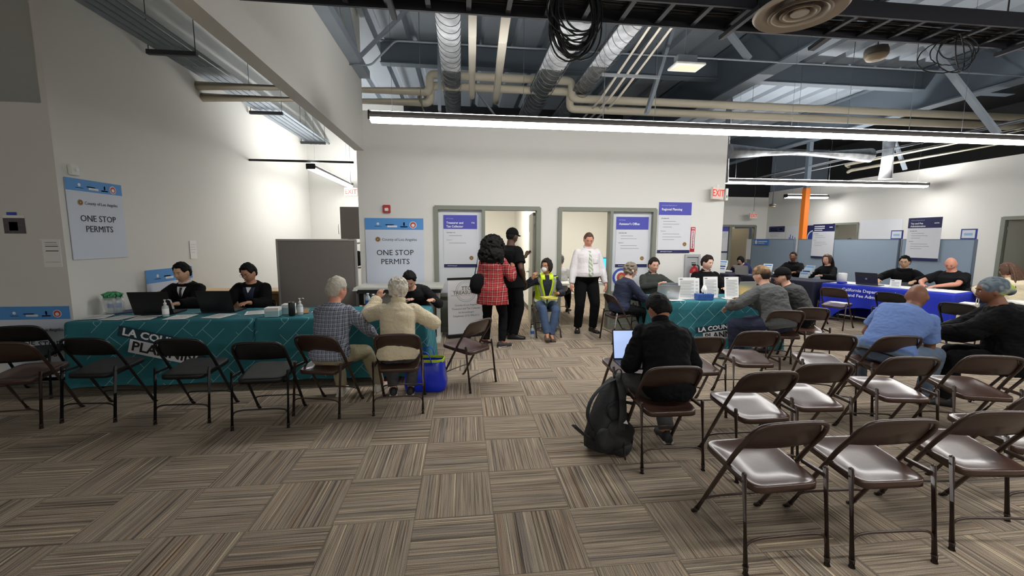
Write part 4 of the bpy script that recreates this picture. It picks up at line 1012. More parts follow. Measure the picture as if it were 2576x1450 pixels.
# ---------------------------------------------------------------- people
def remesh(bm, name, m, parent, voxel=.007, smooth=4, wr=0.0, wscale=9, seed=0, fac=.5):
    me = bpy.data.meshes.new('tmp'); bm.to_mesh(me); bm.free(); o = bpy.data.objects.new('tmp', me); C.objects.link(o)
    r = o.modifiers.new('r', 'REMESH'); r.mode = 'VOXEL'; r.voxel_size = voxel; r.adaptivity = 0
    s = o.modifiers.new('s', 'SMOOTH'); s.factor = fac; s.iterations = smooth
    dg = bpy.context.evaluated_depsgraph_get(); out = bpy.data.meshes.new_from_object(o.evaluated_get(dg)); bpy.data.objects.remove(o); bpy.data.meshes.remove(me)
    out.name = name
    if wr:
        nrm = [v.normal.copy() for v in out.vertices]
        for v, n in zip(out.vertices, nrm):
            p = v.co*wscale + V((seed, 0, 0)); p.z *= 1.6
            v.co += n*wr*(noise.noise(p)+.5*(1-abs(noise.noise(p*2.1+V((5, 5, 5)))*2)) - .25)
    return link(name, out, m, parent, smooth=True)
def caps(bm, a, b, ra, rb, endcap=(True, True), seg=16):
    a, b = V(a), V(b); d = b-a
    if d.length < 1e-5: return
    x, y = frame_of(d.normalized())
    A = [bm.verts.new(a+(x*math.cos(2*PI*k/seg)+y*math.sin(2*PI*k/seg))*ra) for k in range(seg)]
    Bv = [bm.verts.new(b+(x*math.cos(2*PI*k/seg)+y*math.sin(2*PI*k/seg))*rb) for k in range(seg)]
    for k in range(seg): bm.faces.new((A[k], A[(k+1) % seg], Bv[(k+1) % seg], Bv[k]))
    bm.faces.new(A[::-1]); bm.faces.new(Bv)
    if endcap[0]: sphere(bm, a, ra)
    if endcap[1]: sphere(bm, b, rb)
def chain(bm, pts, rs, end0=True, end1=True):
    for i in range(len(pts)-1): caps(bm, pts[i], pts[i+1], rs[i], rs[i+1], (end0 or i > 0, end1 or i < len(pts)-2))
def ik(a, t, l1, l2, pole):
    a, t, pole = V(a), V(t), V(pole); d = t-a; L = min(d.length, (l1+l2)*.995); dn = d.normalized()
    c = (l1*l1+L*L-l2*l2)/(2*l1*L); c = max(-1, min(1, c)); s = math.sqrt(1-c*c)
    pp = pole-dn*pole.dot(dn)
    if pp.length < 1e-4: pp = V((0, 0, -1))-dn*dn.z*-1
    pp.normalize(); return a+dn*(l1*c)+pp*(l1*s), a+dn*L
def head_pt(d, s=1.0, fem=False):
    """surface of a head for a unit direction, x right, y front, z up"""
    x, y, z = d
    px, py, pz = x*.077, y*.097, z*.119
    if z < 0:
        k = -z; px *= 1-.27*k**1.8; py *= (1-.05*k) if y > 0 else (1-.42*k)
    else: px *= 1-.05*z; 
    if y > 0: py *= 1-.07*(1-abs(x))*(1-abs(z))
    g = lambda u, w: math.exp(-(u/w)**2)
    if y > 0:
        py += .020*g(x, .13)*g(z+.16, .14)*y + .009*g(x, .10)*g(z-.06, .16)*y          # nose
        py -= .0095*(g(x-.36, .17)+g(x+.36, .17))*g(z-.07, .12)*y                      # sockets
        py += .004*g(abs(x)-.30, .25)*g(z-.27, .09)*y                                  # brow
        py += .006*g(x, .26)*g(z+.46, .05)*y + .005*g(x, .24)*g(z+.58, .05)*y - .004*g(x, .26)*g(z+.52, .025)*y   # lips
        py += .008*g(x, .26)*g(z+.82, .13)                                             # chin
        py += .004*(g(x-.5, .2)+g(x+.5, .2))*g(z+.12, .2)
    return V((px, py, pz))*s*(.96 if fem else 1)
def head_bm(bm, c, R, s, fem=False, nu=40, nv=30):
    rings = []
    for j in range(1, nv):
        ph = PI*j/nv; rings.append([bm.verts.new(V(c)+R @ head_pt((math.sin(ph)*math.sin(2*PI*k/nu), math.sin(ph)*math.cos(2*PI*k/nu), math.cos(ph)), s, fem)) for k in range(nu)])
    t = bm.verts.new(V(c)+R @ head_pt((0, 0, 1), s, fem)); b = bm.verts.new(V(c)+R @ head_pt((0, 0, -1), s, fem))
    for k in range(nu): bm.faces.new((t, rings[0][(k+1) % nu], rings[0][k])); bm.faces.new((b, rings[-1][k], rings[-1][(k+1) % nu]))
    for a, c2 in zip(rings, rings[1:]):
        for k in range(nu): bm.faces.new((a[k], a[(k+1) % nu], c2[(k+1) % nu], c2[k]))
    for sx in (-1, 1):
        sphere(bm, V(c)+R @ (V((sx*.077, -.006, -.006))*s), (.010*s, .018*s, .030*s), R @ Matrix.Rotation(sx*-.25, 3, 'Z') @ Matrix.Rotation(.15, 3, 'X'))
def hair_mesh(c, R, s, style, m, parent, seed=1, fem=False, name='hair'):
    bm = B(); nu, nv = 56, 40
    front, side, back = {'short': (.60, .12, -.50), 'receding': (.80, .14, -.42), 'bob': (.58, -.62, -.9), 'crop': (.62, .16, -.42), 'long': (.56, -.5, -.8)}.get(style, (.58, .1, -.45))
    amp = {'short': .012, 'crop': .004, 'bob': .014, 'long': .014, 'receding': .008, 'balding': .004}.get(style, .012)
    def pt(d):
        x, y, z = d; az = math.atan2(abs(x), y); f = 1.0 if az < .75 else max(0, 1-(az-.75)/.55)
        lp_ = lambda a, b, t: a+(b-a)*max(0, min(1, t))
        thr = lp_(front, side, (az-.75)/.35) if az < 1.25 else (lp_(side, side+.08, (az-1.25)/.3) if az < 1.65 else lp_(side+.08, back, (az-1.65)/.45))
        if style == 'balding': thr = min(thr, .3) if y < .3 else .9
        wd = .07+.10*f; k = max(0, min(1, (z-thr+.03*noise.noise(V((x*9+seed, y*9, 3))))/wd)); k = k*k*(3-2*k)
        if style == 'balding' and z > .62: k *= max(0, 1-(z-.62)/.12)
        base = head_pt(d, s, fem)
        th = amp*(.9+.7*noise.noise(V((x*4+seed, y*4, z*4)))+.30*noise.noise(V((x*22+seed, y*9, z*9))))*s
        if z > .2 and style in ('short', 'bob'): th += .007*s*z
        n = V(d)
        return base*(1-.07*(1-k)) + n*(th+.004*s)*k
    rings = []
    for j in range(1, nv):
        ph = PI*j/nv; rings.append([bm.verts.new(V(c)+R @ pt((math.sin(ph)*math.sin(2*PI*k/nu), math.sin(ph)*math.cos(2*PI*k/nu), math.cos(ph)))) for k in range(nu)])
    t = bm.verts.new(V(c)+R @ pt((0, 0, 1))); b = bm.verts.new(V(c)+R @ pt((0, 0, -1)))
    for k in range(nu): bm.faces.new((t, rings[0][(k+1) % nu], rings[0][k])); bm.faces.new((b, rings[-1][k], rings[-1][(k+1) % nu]))
    for a, c2 in zip(rings, rings[1:]):
        for k in range(nu): bm.faces.new((a[k], a[(k+1) % nu], c2[(k+1) % nu], c2[k]))
    return obj(name, bm, m, parent, smooth=True)
def curl_mesh(c, R, s, blobs, n, r, m, parent, seed, voxel=.008):
    random.seed(seed); bm = B()
    for (bc, br) in blobs:
        sphere(bm, V(c)+R @ (V(bc)*s), tuple(q*s*.86 for q in br), R, sub=3)
        for k in range(n):
            d = V((random.gauss(0, 1), random.gauss(0, 1), random.gauss(0, 1))).normalized()
            p = V((bc[0]+d.x*br[0], bc[1]+d.y*br[1], bc[2]+d.z*br[2])); sphere(bm, V(c)+R @ (p*s), r*s*random.uniform(.7, 1.35), sub=1)
    return remesh(bm, 'hair', m, parent, voxel, 1, wr=.006, wscale=45, seed=seed)
def strands(c, R, s, guides, m, parent, seed, n=46, r=.011, spread=.03):
    """long hair as overlapping locks following guide curves given in head space"""
    random.seed(seed); bm = B()
    for k in range(n):
        g = guides[k % len(guides)]; j = V((random.uniform(-1, 1), random.uniform(-1, 1), random.uniform(-.3, .3)))*spread; pts = []
        for i, p in enumerate(g):
            w = i/(len(g)-1); pts.append(V(c)+R @ ((V(p)+j*(.35+w))*s)+V((random.uniform(-.004, .004),)*3))
        tube(bm, bend(pts, .06, 4), [r*(1-.5*max(0, i/(len(bend(pts, .06, 4))-1)-.6)) for i in range(len(bend(pts, .06, 4)))], 6)
    return remesh(bm, 'long_hair', m, parent, .007, 1, wr=.004, wscale=35, seed=seed)
def hand(bm, W, h, n, thumb_dir, s, curl, r=.0088):
    """palm, four fingers of unequal length and a thumb leaving its side; n = back of the hand"""
    h = V(h).normalized(); n = (V(n)-h*V(n).dot(h)).normalized(); x = h.cross(n); 
    if x.dot(V(thumb_dir)) < 0: x = -x
    W = V(W); M3 = Matrix((x, h, n)).transposed()
    sphere(bm, W+h*.045*s, (.040*s, .050*s, .015*s), M3, 2); caps(bm, W-h*.01, W+h*.03*s, .026*s, .026*s)
    for i, (off, L) in enumerate(((.030, .070), (.010, .080), (-.010, .075), (-.028, .058))):
        b = W+h*(.080 if i < 3 else .072)*s+x*off*s; c1 = curl*(.55+.12*i); c2 = curl*(1.25+.15*i)
        d1 = h*math.cos(c1)-n*math.sin(c1); d2 = h*math.cos(c2)-n*math.sin(c2)
        k = b+d1*L*.52*s; e = k+d2*L*.48*s
        chain(bm, [b-h*.012*s, k, e], [r*1.05*s, r*.95*s, r*.8*s])
    b = W+h*.022*s+x*.026*s; d1 = (x*.75+h*.65-n*.25).normalized(); k = b+d1*.036*s; e = k+(h*.85+x*.2-n*.5*curl).normalized()*.030*s
    chain(bm, [b, k, e], [.0125*s, r*1.15*s, r*.95*s])
SKIN = {}
def skin(k):
    cols = {'light': (208, 160, 136), 'pale': (222, 178, 156), 'tan': (186, 136, 106), 'brown': (124, 82, 60), 'dark': (78, 52, 40), 'asian': (206, 164, 132), 'bronze': (160, 108, 78), 'ruddy': (214, 150, 126)}
    if k not in SKIN: SKIN[k] = mat('skin_'+k, cols[k], .55, nscale=14, namt=.05, bump=.05, bscale=160)
    return SKIN[k]
EYEW = mat('eye_white', (176, 166, 158), .4); EYED = mat('eye_iris', (40, 28, 22), .2)
def lipm(k): return mat('lip_'+k, {'light': (178, 104, 96), 'pale': (186, 112, 104), 'tan': (150, 90, 78), 'brown': (104, 60, 52), 'dark': (72, 42, 38), 'asian': (172, 104, 92), 'bronze': (130, 78, 66), 'ruddy': (180, 100, 92)}[k], .45)
def person(label, loc, rz, pose='sit', s=1.0, fat=1.0, belly=0.0, lean=10, lean2=None, side=0.0, twist=0.0, yaw=0.0, nod=0.0, tilt=0.0, hands=None, poles=None, curl=(.6, .6), hvec=None, hnorm=None, feet=None, knees=None,
           sk='light', top=None, sleeve=1.0, hem=-.03, topfat=1.0, legs=None, shoe=None, hair=None, hairm=None, collar=None, seat=.447, eyes=True, fem=False, loose=.016, wr=.006, seed=1, voxel=.007, legloose=.014, group=None, hipshift=(0, -.06), shoulder=1.0, neckfwd=0.0):
    t = thing('person', label, 'person', (loc[0], loc[1], 0), rz, group)
    lean2 = lean*1.35 if lean2 is None else lean2
    la, lb = math.radians(lean), math.radians(lean2); sd = math.radians(side)
    P = V((hipshift[0], hipshift[1], seat+.095*fat)) if pose == 'sit' else V((0, 0, .925*s))
    U0 = V((math.sin(sd)*.6, math.sin(la), math.cos(la))).normalized(); U1 = V((math.sin(sd), math.sin(lb), math.cos(lb))).normalized()
    tw = math.radians(twist); XR_ = V((math.cos(tw), math.sin(tw), 0)); X1 = (XR_-U1*XR_.dot(U1)).normalized(); F1 = U1.cross(X1); X0 = V((1, 0, 0)); X0 = (X0-U0*X0.dot(U0)).normalized(); F0 = U0.cross(X0)
    waist = P+U0*.17*s
    def sp(q):   # spine position and frame at height q along the torso
        if q < .17*s: return P+U0*q, X0, F0, U0
        w = min(1, (q-.17*s)/(.12*s)); X = X0.lerp(X1, w).normalized(); Fv = F0.lerp(F1, w).normalized(); return waist+U1*(q-.17*s), X, Fv, U1
    N = sp(.50*s)[0]
    fw = shoulder*(.93 if fem else 1.0)
    nt_ = (U1*.8+V((0, 0, .45))+F1*(.12+neckfwd)).normalized()
    Hc = N+nt_*(.095*s)+V((0, 0, 1))*.045*s+F1*.022*s
    RH = Matrix.Rotation(tw*.5+math.radians(yaw), 3, 'Z') @ Matrix.Rotation(math.radians(tilt), 3, 'Y') @ Matrix.Rotation(-math.radians(nod), 3, 'X')
    hs = s**.5*1.03
    def torso(bm, grow=0.0, q0=-.12, q1=.50, flare=0.0):
        prof = [(-.12, .07, .06, 0), (-.08, .125, .095, 0), (-.03, .165, .118, 0), (.03, .170, .122, 0), (.10, .155, .112, .004), (.17, .146, .108, .006), (.26, .158, .118, .008), (.35, .172, .122, .004), (.42, .168, .106, 0), (.465, .128, .082, 0), (.50, .075, .064, 0), (.53, .058, .058, .004)]
        if fem: prof = [(a, b*(.97 if a < .1 else .9), c*(1.0 if not .28 < a < .40 else 1.08), d) for a, b, c, d in prof]
        prof = [p for p in prof if q0-.001 <= p[0] <= q1+.001]
        rings = []
        for q, w, d, fo in prof:
            bb = belly*math.exp(-((q-.10)/.12)**2)
            c, X, Fv, U = sp(q*s); g = grow*(1 if q < .45 else .5)+flare*max(0, (.1-q))-(.02 if (grow > .012 and flare < .05 and q < .0) else 0); w = (w*(fat if q < .46 else 1)*(fw if q > .25 else 1))*s+g+bb*.4; dd = d*(fat if q < .46 else 1)*s+g; 
            ring = []
            for k in range(28):
                a = 2*PI*k/28; cx, cy = math.cos(a), math.sin(a)
                x = w*math.copysign(abs(cx)**.86, cx); y = (dd+(bb if cy > 0 else bb*.15))*math.copysign(abs(cy)**.9, cy)
                ring.append(bm.verts.new(c+X*x+Fv*(y+fo*s)))
            rings.append(ring)
        for a, b in zip(rings, rings[1:]):
            for k in range(28): bm.faces.new((a[k], a[(k+1) % 28], b[(k+1) % 28], b[k]))
        bm.faces.new(rings[0][::-1]); bm.faces.new(rings[-1])
    # joints
    SH, EL, WR, HP, KN, AN = [], [], [], [], [], []
    hands = hands or [(-.20, .25, P.z+.12), (.20, .25, P.z+.12)]
    poles = poles or [(-.6, -.5, -.6), (.6, -.5, -.6)]
    for i, sx in enumerate((-1, 1)):
        c, X, Fv, U = sp(.418*s); sh = c+X*sx*.156*fw*s*(fat**.6)
        e, wv = ik(sh, hands[i], .285*s, .255*s, poles[i]); SH.append(sh); EL.append(e); WR.append(wv)
        hp = P+X0*sx*.088*s*fat**.5-V((0, 0, .03)); HP.append(hp)
        ft = feet[i] if feet else ((sx*.13, .40 if pose == 'sit' else .02*sx, 0))
        an = V((ft[0], ft[1], ft[2]+.085)); kn, an2 = ik(hp, an, .425*s, .415*s, (knees[i] if knees else (sx*.18, 1, .5))); KN.append(kn); AN.append(an2)
    ff = fat**.6
    # body: one continuous skin
    bm = B(); torso(bm); chain(bm, [N-U1*.03, N+nt_*.05*s, Hc-V((0, 0, .03))-F1*.012], [.062*s*ff, .054*s*ff, .052*s*ff]); head_bm(bm, Hc, RH, hs, fem)
    for i, sx in enumerate((-1, 1)):
        mid = WR[i].lerp(EL[i], .72)
        chain(bm, [SH[i], SH[i].lerp(EL[i], .45), EL[i], mid, WR[i]], [.048*s*ff, .045*s*ff, .037*s*ff, .039*s*ff, .026*s])
        hv = V(hvec[i]) if hvec and hvec[i] else (WR[i]-EL[i]); nn = V(hnorm[i]) if hnorm and hnorm[i] else V((0, 0, 1))
        hand(bm, WR[i], hv, nn, V((-sx, 0.2, 0)), s*(.93 if fem else 1), curl[i])
        chain(bm, [HP[i], HP[i].lerp(KN[i], .5), KN[i], KN[i].lerp(AN[i], .3), AN[i]], [.088*s*ff, .076*s*ff, .054*s*ff, .056*s*ff, .038*s])
        fd = V((KN[i].x-HP[i].x, KN[i].y-HP[i].y, 0)); fd = fd.normalized() if fd.length > .08 else V((sx*.15, 1, 0)).normalized()
        AN[i] = (AN[i], fd); chain(bm, [AN[i][0], AN[i][0]-V((0, 0, .04))+fd*.05, AN[i][0]-V((0, 0, .06))+fd*.13], [.036, .032, .026])
    body = remesh(bm, 'body', skin(sk), t, voxel, 2, fac=.35)
    if eyes:
        ey = B()
        for sx in (-1, 1):
            sphere(ey, Hc+RH @ (V((sx*.0295, .0800, .008))*hs), (.0135*hs, .0080*hs, .0062*hs), RH, sub=2, mi=0); sphere(ey, Hc+RH @ (V((sx*.0295, .0840, .0075))*hs), (.0058*hs, .0052*hs, .0062*hs), RH, sub=2, mi=1)
        obj('eyes', ey, [EYEW, EYED], t)
        br = B()
        for sx in (-1, 1): tube(br, [Hc+RH @ (V((sx*.013, .0895, .0265))*hs), Hc+RH @ (V((sx*.030, .0895, .032))*hs), Hc+RH @ (V((sx*.048, .0765, .027))*hs)], [.0030, .0036, .0018], 6)
        obj('eyebrows', br, hairm or EYED, t)
        lp = B(); tube(lp, [Hc+RH @ (V((-.024, .083, -.060))*hs), Hc+RH @ (V((-.010, .0955, -.0585))*hs), Hc+RH @ (V((.010, .0955, -.0585))*hs), Hc+RH @ (V((.024, .083, -.060))*hs)], [.002, .0055, .0055, .002], 8); obj('lips', lp, lipm(sk), t)
    if hair: hair_mesh(Hc, RH, hs*1.01, hair, hairm, t, seed, fem)
    # clothing
    if legs:
        bm = B(); torso(bm, .008, -.12, .10)
        for i, sx in enumerate((-1, 1)):
            a = AN[i][0]; chain(bm, [HP[i], HP[i].lerp(KN[i], .5), KN[i], KN[i].lerp(a, .35), a+V((0, 0, .005))], [.088*s*ff+legloose, .077*s*ff+legloose, .057*s*ff+legloose, .058*s+legloose, .042*s+legloose*1.2], True, False)
        remesh(bm, 'trousers', legs, t, voxel+.001, 3, wr*.8, 10, seed+3)
    if shoe:
        for i, sx in enumerate((-1, 1)):
            a, fd = AN[i]; zf = (feet[i][2] if feet else 0); bm = B(); base = V((a.x, a.y, zf)); rt = fd.cross(V((0, 0, 1)))
            rings = []
            for (u, w, hh) in ((-.085, .02, .05), (-.07, .036, .085), (-.02, .040, .10), (.04, .043, .085), (.10, .050, .055), (.16, .046, .045), (.19, .026, .035)):
                rings.append([bm.verts.new(base+fd*u*s+rt*w*s*x_+V((0, 0, 1))*z_*hh*s) for x_, z_ in ((-.9, .0), (-1, .3), (-.85, .7), (-.4, 1), (.4, 1), (.85, .7), (1, .3), (.9, .0))])
            for q0, q1 in zip(rings, rings[1:]):
                for k in range(8): bm.faces.new((q0[k], q0[(k+1) % 8], q1[(k+1) % 8], q1[k])).smooth = True
            bm.faces.new(rings[0][::-1]); bm.faces.new(rings[-1]); bmesh.ops.recalc_face_normals(bm, faces=bm.faces)
            shm = shoe[0] if isinstance(shoe, tuple) else shoe; so = obj('shoe', bm, shm, t)
            if isinstance(shoe, tuple):
                bm = B(); box(bm, -.044*s, .044*s, -.085*s, .19*s, 0, .022, .008, M=Matrix.Translation(base) @ Matrix((rt, fd, V((0, 0, 1)))).transposed().to_4x4()); obj('sole', bm, shoe[1], so)
    tob = None
    if top:
        bm = B(); torso(bm, loose, min(hem, -.02), .50, .10 if hem < -.05 else .02)
        if hem < -.13:
            c, X, Fv, U = sp(0); dn = V((0, 0, -1)) if pose == 'stand' else (-U)
            ring0 = None; rings = []
            for q in (0.0, hem*.5, hem):
                w = (.172*fat*s+loose+.02+abs(q)*.10); d = .13*fat*s+loose+.02+belly*.5+abs(q)*.08; cc = P+dn*abs(q)
                rings.append([bm.verts.new(cc+X*w*math.cos(2*PI*k/28)+Fv*d*math.sin(2*PI*k/28)) for k in range(28)])
            for a, b in zip(rings, rings[1:]):
                for k in range(28): bm.faces.new((a[k], b[k], b[(k+1) % 28], a[(k+1) % 28]))
            bm.faces.new(rings[0]); bm.faces.new(rings[-1][::-1])
        for i in (0, 1):
            mid = WR[i].lerp(EL[i], .72); k = loose*topfat
            pts = [SH[i]-(SH[1]-SH[0]).normalized()*(-.02 if i == 0 else .02)*0, SH[i].lerp(EL[i], .45), EL[i], mid, WR[i]+(EL[i]-WR[i]).normalized()*.012]; rs = [.049*s*ff+k*.75, .047*s*ff+k*.9, .039*s*ff+k, .040*s*ff+k, .029*s+k*.75]
            if sleeve < .5: pts = [pts[0], pts[1], SH[i].lerp(EL[i], .72)]; rs = [rs[0], rs[1]+.003, rs[1]+.009]
            elif sleeve < .9: pts = pts[:4]; rs = rs[:4]
            chain(bm, pts, rs, True, False)
        tob = remesh(bm, 'top_garment', top, t, voxel+.001, 7, wr, 9, seed)
    if collar:
        cm, ch, cr = collar; bm = B(); c0 = N+U1*.005
        rings = []
        for dz, rr in ((-.012, cr+.006), (ch*.5, cr+.003), (ch, cr+.004), (ch, cr-.003), (-.008, cr-.002)):
            rings.append([bm.verts.new(c0+nt_*dz+X1*rr*s*math.cos(2*PI*k/24)+F1*(rr*s*1.02*math.sin(2*PI*k/24)-(.012 if math.sin(2*PI*k/24) > .8 else 0))-nt_*(.014 if math.sin(2*PI*k/24) > .6 else 0)) for k in range(24)])
        for i in range(5):
            for k in range(24): bm.faces.new((rings[i][k], rings[i][(k+1) % 24], rings[(i+1) % 5][(k+1) % 24], rings[(i+1) % 5][k])).smooth = True
        bmesh.ops.recalc_face_normals(bm, faces=bm.faces); obj('collar', bm, cm, t)
    t_data = dict(root=t, H=Hc, R=RH, hs=hs, N=N, U1=U1, F1=F1, X1=X1, P=P, SH=SH, EL=EL, WR=WR, KN=KN, AN=AN, sp=sp, s=s, torso=torso, top=tob)
    return t_data
def glasses(d, m=None, r=.021):
    bm = B(); c, R, hs = d['H'], d['R'], d['hs']
    for sx in (-1, 1):
        ring = [c+R @ (V((sx*.032+.021*math.cos(2*PI*k/16), .101-.003*abs(math.cos(2*PI*k/16)), .008+.016*math.sin(2*PI*k/16)))*hs) for k in range(16)]
        tube(bm, ring, .0018, 5, closed=True); tube(bm, [c+R @ (V((sx*.053, .097, .012))*hs), c+R @ (V((sx*.083, .0, .008))*hs)], .0016, 5)
    tube(bm, [c+R @ (V((-.011, .103, .012))*hs), c+R @ (V((.011, .103, .012))*hs)], .0016, 5)
    obj('eyeglasses', bm, m or BLACKP, d['root'])
from mathutils.bvhtree import BVHTree
def front_hit(d, x, q, off=.003, obj_=None):
    """point on the garment in front of the torso at sideways x and height q"""
    key = 'bvh'
    if key not in d: me = d['top'].data; d[key] = BVHTree.FromPolygons([v.co for v in me.vertices], [p.vertices for p in me.polygons])
    c, X, Fv, U = d['sp'](q*d['s']); h = d[key].ray_cast(c+X*x+Fv*.6, -Fv)
    return (h[0]+Fv*off if h[0] is not None else c+X*x+Fv*.13), Fv
def grid_patch(d, name, m, rows, off=.003, nx=5):
    """a strip laid on the garment; rows are (height, x0, x1)"""
    bm = B(); G_ = []
    for q, x0, x1 in rows: G_.append([front_hit(d, x0+(x1-x0)*k/nx, q, off) for k in range(nx+1)])
    A = [[bm.verts.new(p+f*.003) for p, f in r] for r in G_]; Bk = [[bm.verts.new(p-f*.004) for p, f in r] for r in G_]
    for a, b in zip(A, A[1:]):
        for k in range(nx): bm.faces.new((a[k], a[k+1], b[k+1], b[k])).smooth = True
    for a, b in zip(Bk, Bk[1:]):
        for k in range(nx): bm.faces.new((a[k], b[k], b[k+1], a[k+1]))
    for r, q in ((A[0], Bk[0]), (A[-1], Bk[-1])):
        for k in range(nx): bm.faces.new((r[k], r[k+1], q[k+1], q[k]))
    for i in range(len(A)-1): bm.faces.new((A[i][0], A[i+1][0], Bk[i+1][0], Bk[i][0])); bm.faces.new((A[i][nx], A[i+1][nx], Bk[i+1][nx], Bk[i][nx]))
    bmesh.ops.recalc_face_normals(bm, faces=bm.faces); return obj(name, bm, m, d['root'])
def chest_patch(d, name, m, x, q, w, h, off=.0):
    return grid_patch(d, name, m, [(q-h/2+h*i/4, x-w/2, x+w/2) for i in range(5)], .002+off, 4)
def vee(d, name, m, q0, q1, w, off=.0):
    """open neck showing what is worn below: narrow at q0, wide at q1"""
    return grid_patch(d, name, m, [(q0+(q1-q0)*i/7, -w*i/7*.5-.004, w*i/7*.5+.004) for i in range(8)], .002+off, 6)
def baseball_cap(d, m, back=False, brimdir=0, label=None, logo=None):
    bm = B(); c, R, hs = d['H'], d['R'], d['hs']; nu = 32; rings = []
    Rz = R @ Matrix.Rotation(math.radians(brimdir), 3, 'Z')
    for j in range(0, 9):
        ph = PI*.5*j/8+.02; rings.append([bm.verts.new(c+Rz @ (V((.083*math.sin(ph)*math.sin(2*PI*k/nu), .101*math.sin(ph)*math.cos(2*PI*k/nu)-.002, .030+.098*math.cos(ph)))*hs*1.07)) for k in range(nu)])
    rings.append([bm.verts.new(c+Rz @ (V((.079*math.sin(2*PI*k/nu), .097*math.cos(2*PI*k/nu)-.002, .022))*hs*1.07)) for k in range(nu)])
    for a, b in zip(rings, rings[1:]):
        for k in range(nu): bm.faces.new((a[k], a[(k+1) % nu], b[(k+1) % nu], b[k])).smooth = True
    bm.faces.new(rings[0][::-1])
    sphere(bm, c+Rz @ (V((0, 0, .137))*hs), .006)
    if brimdir != 180 or not back:
        top, bot = [], []
        for k in range(13):
            a = -1.05+2.1*k/12; top.append((math.sin(a), math.cos(a)))
        for zz in (.036, .030):
            inner = [bm.verts.new(c+Rz @ (V((.080*x, .097*y, zz-.008*abs(x)))*hs*1.05)) for x, y in top]; outer = [bm.verts.new(c+Rz @ (V((.078*x, .097*y+.070*max(0, y-.35)/.65+.005, zz-.014-.022*x*x))*hs)) for x, y in top]
            for k in range(12):
                f = (inner[k], inner[k+1], outer[k+1], outer[k]); bm.faces.new(f if zz == .036 else f[::-1])
    o = obj('cap', bm, m, d['root'])
    if logo:
        bm = B(); box(bm, -.030, .030, .100, .107, .052, .070, .001); bmesh.ops.transform(bm, matrix=Matrix.Translation(c) @ Rz.to_4x4() @ Matrix.Scale(hs, 4), verts=bm.verts); obj('emblem', bm, logo, o)
    return o
HB = mat('hair_black', (13, 12, 12), .75, spec=.25, bump=.6, bscale=70); HD = mat('hair_dark_brown', (34, 24, 19), .7, spec=.3, bump=.6, bscale=70)
HG = mat('hair_grey_curl', (128, 118, 104), .7, bump=.7, bscale=60); HW = mat('hair_white', (208, 202, 188), .7, bump=.7, bscale=60, nscale=20, namt=.12)
HM = mat('hair_medium_brown', (84, 56, 40), .55, bump=.6, bscale=70); HS = mat('hair_salt', (186, 180, 166), .7, bump=.6, bscale=70, nscale=16, namt=.2)
KN_ = mat('cloth_black', (9, 9, 11), .9, spec=.2, bump=.25, bscale=40); KN2 = mat('cloth_charcoal', (24, 25, 28), .9, spec=.2, bump=.25, bscale=40)
NVY = mat('cloth_navy', (30, 38, 62), .85, bump=.35, bscale=110); JEAN = mat('denim', (62, 82, 112), .85, bump=.3, bscale=160, nscale=8, namt=.18)
JEAN2 = mat('denim_faded', (88, 104, 124), .85, bump=.3, bscale=160, nscale=6, namt=.22); KHAKI = mat('khaki', (152, 144, 116), .85, bump=.2, bscale=60)
SHB = mat('shoe_black', (16, 16, 17), .5); SHW = (mat('shoe_dark', (30, 30, 32), .6), mat('sole_white', (210, 208, 202), .6))
FLEECE = mat('cream_fleece', (222, 208, 176), .95, bump=.9, bscale=95, sheen=.3); WSH = mat('white_shirt', (224, 220, 222), .7, bump=.08, bscale=14)
PLR = plaid('red_plaid', srgb(100, 12, 20), srgb(166, 48, 50), srgb(224, 176, 166), .066); PLG = plaid('blue_check', srgb(46, 52, 74), srgb(150, 156, 170), srgb(206, 208, 212), .037, wig=.1)
BLUET = mat('blue_tshirt', (98, 124, 178), .9, bump=.2, bscale=120, nscale=40, namt=.03); HOOD = mat('grey_hoodie', (82, 84, 84), .95, bump=.3, bscale=150); OLIVE = mat('dark_green_shirt', (44, 48, 44), .8, bump=.2, bscale=50)
HIVIS = mat('hi_vis_yellow', (214, 240, 40), .6, bump=.25, bscale=20); REFL = mat('reflective_tape', (186, 190, 180), .35)
def hoodpad(d, m, r=.028, w=.10):
    bm = B(); N, X1, F1, U1 = d['N'], d['X1'], d['F1'], d['U1']
    tube(bm, [N+X1*w*.95*math.cos(a)-F1*(.02-.085*math.sin(a)*-1)+U1*(-.01+.02*math.cos(a*2)) for a in [math.radians(x) for x in (200, 225, 250, 270, 290, 315, 340)]], [r*.6, r, r*1.25, r*1.35, r*1.25, r, r*.6], 10)
    tube(bm, [N+X1*w*.8*sx*1.0+F1*.02-U1*.0 for sx in (-1, 1)], [r*.5, r*.5], 8) if False else None
    return remesh(bm, 'hood', m, d['root'], .008, 3, .003)
tz = .75
